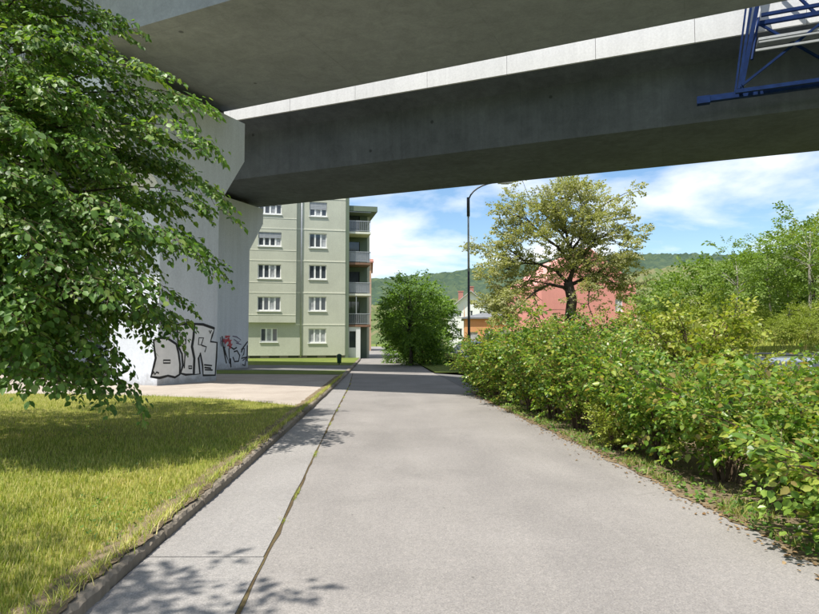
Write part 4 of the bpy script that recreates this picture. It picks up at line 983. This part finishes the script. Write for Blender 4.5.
# ------------------------------------------------------------------ HEDGE
def shrub_data(seed, h, rad, nst, nsp, ml, ls=.058, per=26, mix=None):
    r = np.random.default_rng(seed); sprs = [spray(r, .34, per, ls, .12, 4, .12, .75, 1.6) for _ in range(8)]
    tb, L, T = MB(), [], []
    for i in range(nst):
        a = 2 * math.pi * (i + r.random()) / nst; k = .35 + .65 * r.random(); R_ = rad * k; hh = h * (.72 + .32 * r.random()) * (1.08 - .32 * k)
        b0 = np.array([math.cos(a), math.sin(a), 0]) * .16 * r.random(); e = np.array([math.cos(a) * R_, math.sin(a) * R_, hh])
        mid = b0 * .3 + e * .35 + np.array([0, 0, hh * .62]); pl = bez(b0 - (0, 0, .08), mid, e, 9)
        tb.tube(pl, np.linspace(.021, .005, 9), 5)
        for j in range(nsp):
            t = .16 + .84 * (j + r.random()) / nsp; q = pl[min(8, int(t * 8.01))] + r.normal(size=3) * .07
            q[2] = max(q[2], .12) if seed not in (63, 65) else max(q[2], .2 + .12 * r.random())
            d = norm(np.array([q[0], q[1], .12]) + 1e-6) + r.normal(size=3) * .65; d[2] += .15
            ar, tw = put(sprs[r.integers(8)], q, d, .75 + .6 * r.random(), (r.random() - .5) * 1.4); L.append(ar); T += tw
    twigs(tb, T, .004, .35)
    so_ = tb.build('stems', M['stem'], None, False, recalc=False); lo = leaves('foliage', L, M[ml], None)
    d = (so_.data, lo.data); bpy.data.objects.remove(so_); bpy.data.objects.remove(lo); return d
SD = [shrub_data(61, 1.9, 1.15, 17, 20, 'hedge', .064), shrub_data(62, 1.9, 1.15, 16, 21, 'hedge', .056), shrub_data(63, 1.25, 1.0, 15, 18, 'hedge', .066), shrub_data(64, 1.7, 1.05, 15, 18, 'hedge_yellow'), shrub_data(65, 1.2, 1.05, 13, 16, 'hedge', .075, 20)]
def shrub(label, x, y, k, rz, sc=1., szz=1., z=0.):
    o = root('hedge_shrub', label, 'shrub', (x, y, z), rz, 'shrubs of the hedge along the path'); o.scale = (sc, sc, sc * szz)
    link('stems', SD[k][0], None, o); f_ = link('foliage', SD[k][1], None, o); f_['kind'] = 'stuff'; return o
H_ = [('nearest low shrub of the hedge, at the bottom right corner', 4.75, .62, 4, .2, .95, .8), ('second low shrub from the bottom right corner', 6.0, .95, 2, 1.9, .95, .92), ('third low shrub, with bare stems at its foot', 7.2, .85, 4, 3.1, 1.0, 1.02),
      ('fourth shrub from the bottom right, dark open middle', 8.4, .75, 2, 4.4, 1.0, 1.02), ('yellow-green shrub low beside the path edge', 9.1, .35, 3, .5, .5, .8), ('bushy green shrub right after the yellow-green one', 9.7, .65, 0, 1.2, .9, .97),
      ('tall green shrub in the middle of the hedge', 11.1, .6, 1, 2.6, 1.0, 1.05), ('second tall green shrub in the middle of the hedge', 12.5, .6, 0, 3.8, 1.02, 1.1), ('third tall green shrub toward the far half of the hedge', 13.9, .5, 1, 5.2, 1.05, 1.08),
      ('third shrub from the far end of the hedge', 15.3, .4, 0, .9, 1.02, 1.0), ('second shrub from the far end of the hedge', 16.7, .3, 1, 2.0, 1.0, .92), ('last shrub at the far end of the hedge by the shadow', 18.0, .2, 0, 3.3, 1.0, .84)]
near = None
for lab, y, dx, k, rz, sc, szz in H_:
    o = shrub(lab, rx(y) + dx, y, k, rz, sc, szz)
    near = near or o
B_ = [('back row shrub behind the second tall green shrub', 13.4, 2.9, 1, .3, 1.05, 1.12), ('yellow-green back row shrub before the pink building', 11.6, 3.0, 3, 1.1, 1.25, 1.1), ('back row shrub at the right of the yellow-green one', 10.4, 3.1, 3, 2.1, 1.0, .85), ('back row shrub behind the far half of the hedge', 16.0, 2.9, 0, 3.1, 1.1, 1.12), ('low back row shrub in front of the silver-blue car', 8.9, 2.7, 2, 5.1, 1.05, 1.05), ('low back row shrub at the right picture edge', 7.3, 2.7, 4, .7, 1.05, 1.1)]
for lab, y, dx, k, rz, sc, szz in B_: shrub(lab, rx(y) + dx, y, k, rz, sc, szz, -.12)
# single large leaves of the nearest shrubs
me = bpy.data.meshes.new('leaf'); me.from_pydata([tuple(p) for p in TM], [], [tuple(f) for f in TF]); me.materials.append(M['hedge']); 
me2 = bpy.data.meshes.new('leaf'); me2.from_pydata([tuple(p) for p in TM], [], [tuple(f) for f in TF]); me2.materials.append(M['hedge_yellow'])
r = np.random.default_rng(77)
for i in range(150):
    a = R(120 + 170 * r.random()); q = np.array([math.cos(a) * .85, math.sin(a) * .85, .25 + .75 * r.random()]) * np.array([1, 1, 1]) * (.85 + .25 * r.random())
    ax_ = norm(np.array([math.cos(a), math.sin(a), -.5]) + r.normal(size=3) * .45); nr_ = norm(np.array([math.cos(a) * .4, math.sin(a) * .4, 1]) + r.normal(size=3) * .4)
    sd = norm(np.cross(ax_, nr_)); nn_ = np.cross(sd, ax_); s_ = .055 + .035 * r.random()
    o = link('leaf', me if i % 5 else me2, None, near)
    o.matrix_basis = Matrix(((sd[0]*s_, ax_[0]*s_, nn_[0]*s_, q[0]), (sd[1]*s_, ax_[1]*s_, nn_[1]*s_, q[1]), (sd[2]*s_, ax_[2]*s_, nn_[2]*s_, q[2]), (0, 0, 0, 1)))

# ------------------------------------------------------------------ GRASS
def blades(name, pts, h, w, m, label, seed, lean=.45):
    r = np.random.default_rng(seed); n = len(pts); a = r.random(n) * 2 * math.pi; hh = h * (.5 + .9 * r.random(n)); ww = w * (.7 + .6 * r.random(n))
    d = np.stack([np.cos(a), np.sin(a), np.zeros(n)], -1); s = np.stack([-np.sin(a), np.cos(a), np.zeros(n)], -1)
    le = (lean * (.3 + r.random(n)) * hh)[:, None]; up = np.array([0, 0, 1.])
    p0 = pts - s * ww[:, None] / 2; p1 = pts + s * ww[:, None] / 2; mid = pts + up * (hh * .6)[:, None] + d * le * .4
    V = np.stack([p0, p1, mid + s * ww[:, None] * .38, mid - s * ww[:, None] * .38, pts + up * hh[:, None] + d * le + s * .0006, pts + up * hh[:, None] + d * le - s * .0006], 1).reshape(-1, 3)
    k = (np.arange(n) * 6)[:, None]; Fq = np.stack([k + np.array([[0, 1, 2, 3]]), k + np.array([[3, 2, 4, 5]])], 1).reshape(-1, 4)
    o = quads_mesh(name, V, Fq, m); tag(o, label, 'grass'); return o
def lawn_pts(n, y0, y1, seed):
    r = np.random.default_rng(seed); Y = y0 + (y1 - y0) * r.random(n); xl = -1.1 * Y - 2.2; xr = kx(Y) - .13
    X = xl + (xr - xl) * r.random(n); fy = np.interp(X, [p[0] for p in lawn_far], [p[1] for p in lawn_far]); k = Y < fy + .1
    X, Y = X[k], Y[k]; c = .5 + .5 * np.sin(X * 1.9 + np.sin(Y * 1.3) * 2) * np.sin(Y * 1.7 + X * .6); k = r.random(len(X)) < .55 + .45 * c
    return np.stack([X[k], Y[k], np.full(k.sum(), ZL)], -1)
pts = np.concatenate([lawn_pts(76000, 1.6, 5.2, 1), lawn_pts(92000, 5.2, 9.5, 2), lawn_pts(74000, 9.5, 17.5, 3)])
far = np.clip((pts[:, 1] - 4) / 10, 0, 1)
blades('lawn_grass', pts, .046, .0065, M['grass'], 'short yellow-green mown grass of the lawn left of the kerb', 5)
r = np.random.default_rng(8); nv = 11000; Y = 3 + 15.5 * r.random(nv) ** 1.3; X = rx(Y) + .0 + np.abs(r.normal(size=nv)) * .38
c = np.sin(Y * 4.1) * np.sin(Y * 1.37 + X * 3) + .5 * np.sin(Y * 9 + X * 11) > .25; X, Y = X[c], Y[c]
zv = .012 - .2 * np.clip((X - rx(Y)) / 2.9, 0, 1)
blades('verge_grass', np.stack([X, Y, zv], -1), .075, .007, M['weed_grass'], 'rough weeds and grass along the foot of the hedge', 9, .8)
# low broad-leaved weeds and fallen leaves at the path edge
nw = 1700; Y = 3.2 + 15 * r.random(nw) ** 1.25; X = rx(Y) - .05 + np.abs(r.normal(size=nw)) * .3
pos = np.stack([X, Y, .015 + .05 * r.random(nw)], -1); ax_ = np.stack([r.normal(size=nw), r.normal(size=nw), .25 + .5 * r.random(nw)], -1)
tag(leaves('weed_leaves', [(pos, norm(ax_), norm(np.stack([r.normal(size=nw) * .4, r.normal(size=nw) * .4, np.ones(nw)], -1)), .03 + .035 * r.random(nw))], M['linden'], None), 'low broad-leaved weeds at the right path edge', 'weeds')
nw = 1500; Y = 3.0 + 15 * r.random(nw) ** 1.2; X = rx(Y) + r.normal(size=nw) * .14 + .02
pos = np.stack([X, Y, np.full(nw, .012)], -1); ax_ = np.stack([r.normal(size=nw), r.normal(size=nw), .1 * r.normal(size=nw)], -1)
tag(leaves('leaf_litter', [(pos, norm(ax_), norm(np.stack([r.normal(size=nw) * .3, r.normal(size=nw) * .3, np.ones(nw)], -1)), .02 + .025 * r.random(nw))], M['litter'], None), 'dry brown fallen leaves along the right path edge', 'leaf litter')
nw = 5200; Y = 2.5 + 9 * r.random(nw); X = kx(Y) - .2 - (.72 * Y - 1.2) * r.random(nw); c = np.sin(X * 2.3 + 1) * np.sin(Y * 1.9 + X) + .4 * np.sin(X * 7 + Y * 5) > .45; X, Y = X[c], Y[c]; nw = len(X)
ax_ = np.stack([r.normal(size=nw), r.normal(size=nw), .2 + .3 * r.random(nw)], -1)
tag(leaves('lawn_weeds', [(np.stack([X, Y, ZL + .012 + .02 * r.random(nw)], -1), norm(ax_), norm(np.stack([r.normal(size=nw) * .3, r.normal(size=nw) * .3, np.ones(nw)], -1)), .022 + .022 * r.random(nw))], M['linden'], None), 'patches of low clover and weeds in the lawn', 'weeds')
Y = 2.6 + 22 * r.random(2600); X = sx(Y) + r.normal(size=2600) * .012; c = np.sin(Y * 2.3) + np.sin(Y * 5.9 + 1) > .9; 
blades('joint_weeds', np.stack([X[c], Y[c], np.full(c.sum(), .004)], -1), .03, .005, M['grass'], 'thin dry weeds in the joint between slabs and asphalt', 10, .9)
Y = 2.2 + 24 * r.random(5200) ** 1.3; X = kx(Y) - .13 + np.abs(r.normal(size=5200)) * .035; 
blades('kerb_grass', np.stack([X, Y, np.full(5200, ZL + .01)], -1), .075, .007, M['grass'], 'grass tufts hanging over the kerb stones', 12, .9)
Y = 8 + 26 * r.random(26000); X = rx(Y) + 8.5 + 12 * r.random(26000); zb = bank_z(X, Y); k = zb > -.15
blades('bank_grass', np.stack([X, Y, zb], -1)[k], .28, .03, M['grass'], 'tall grass on the bank below the wood', 13, .7)
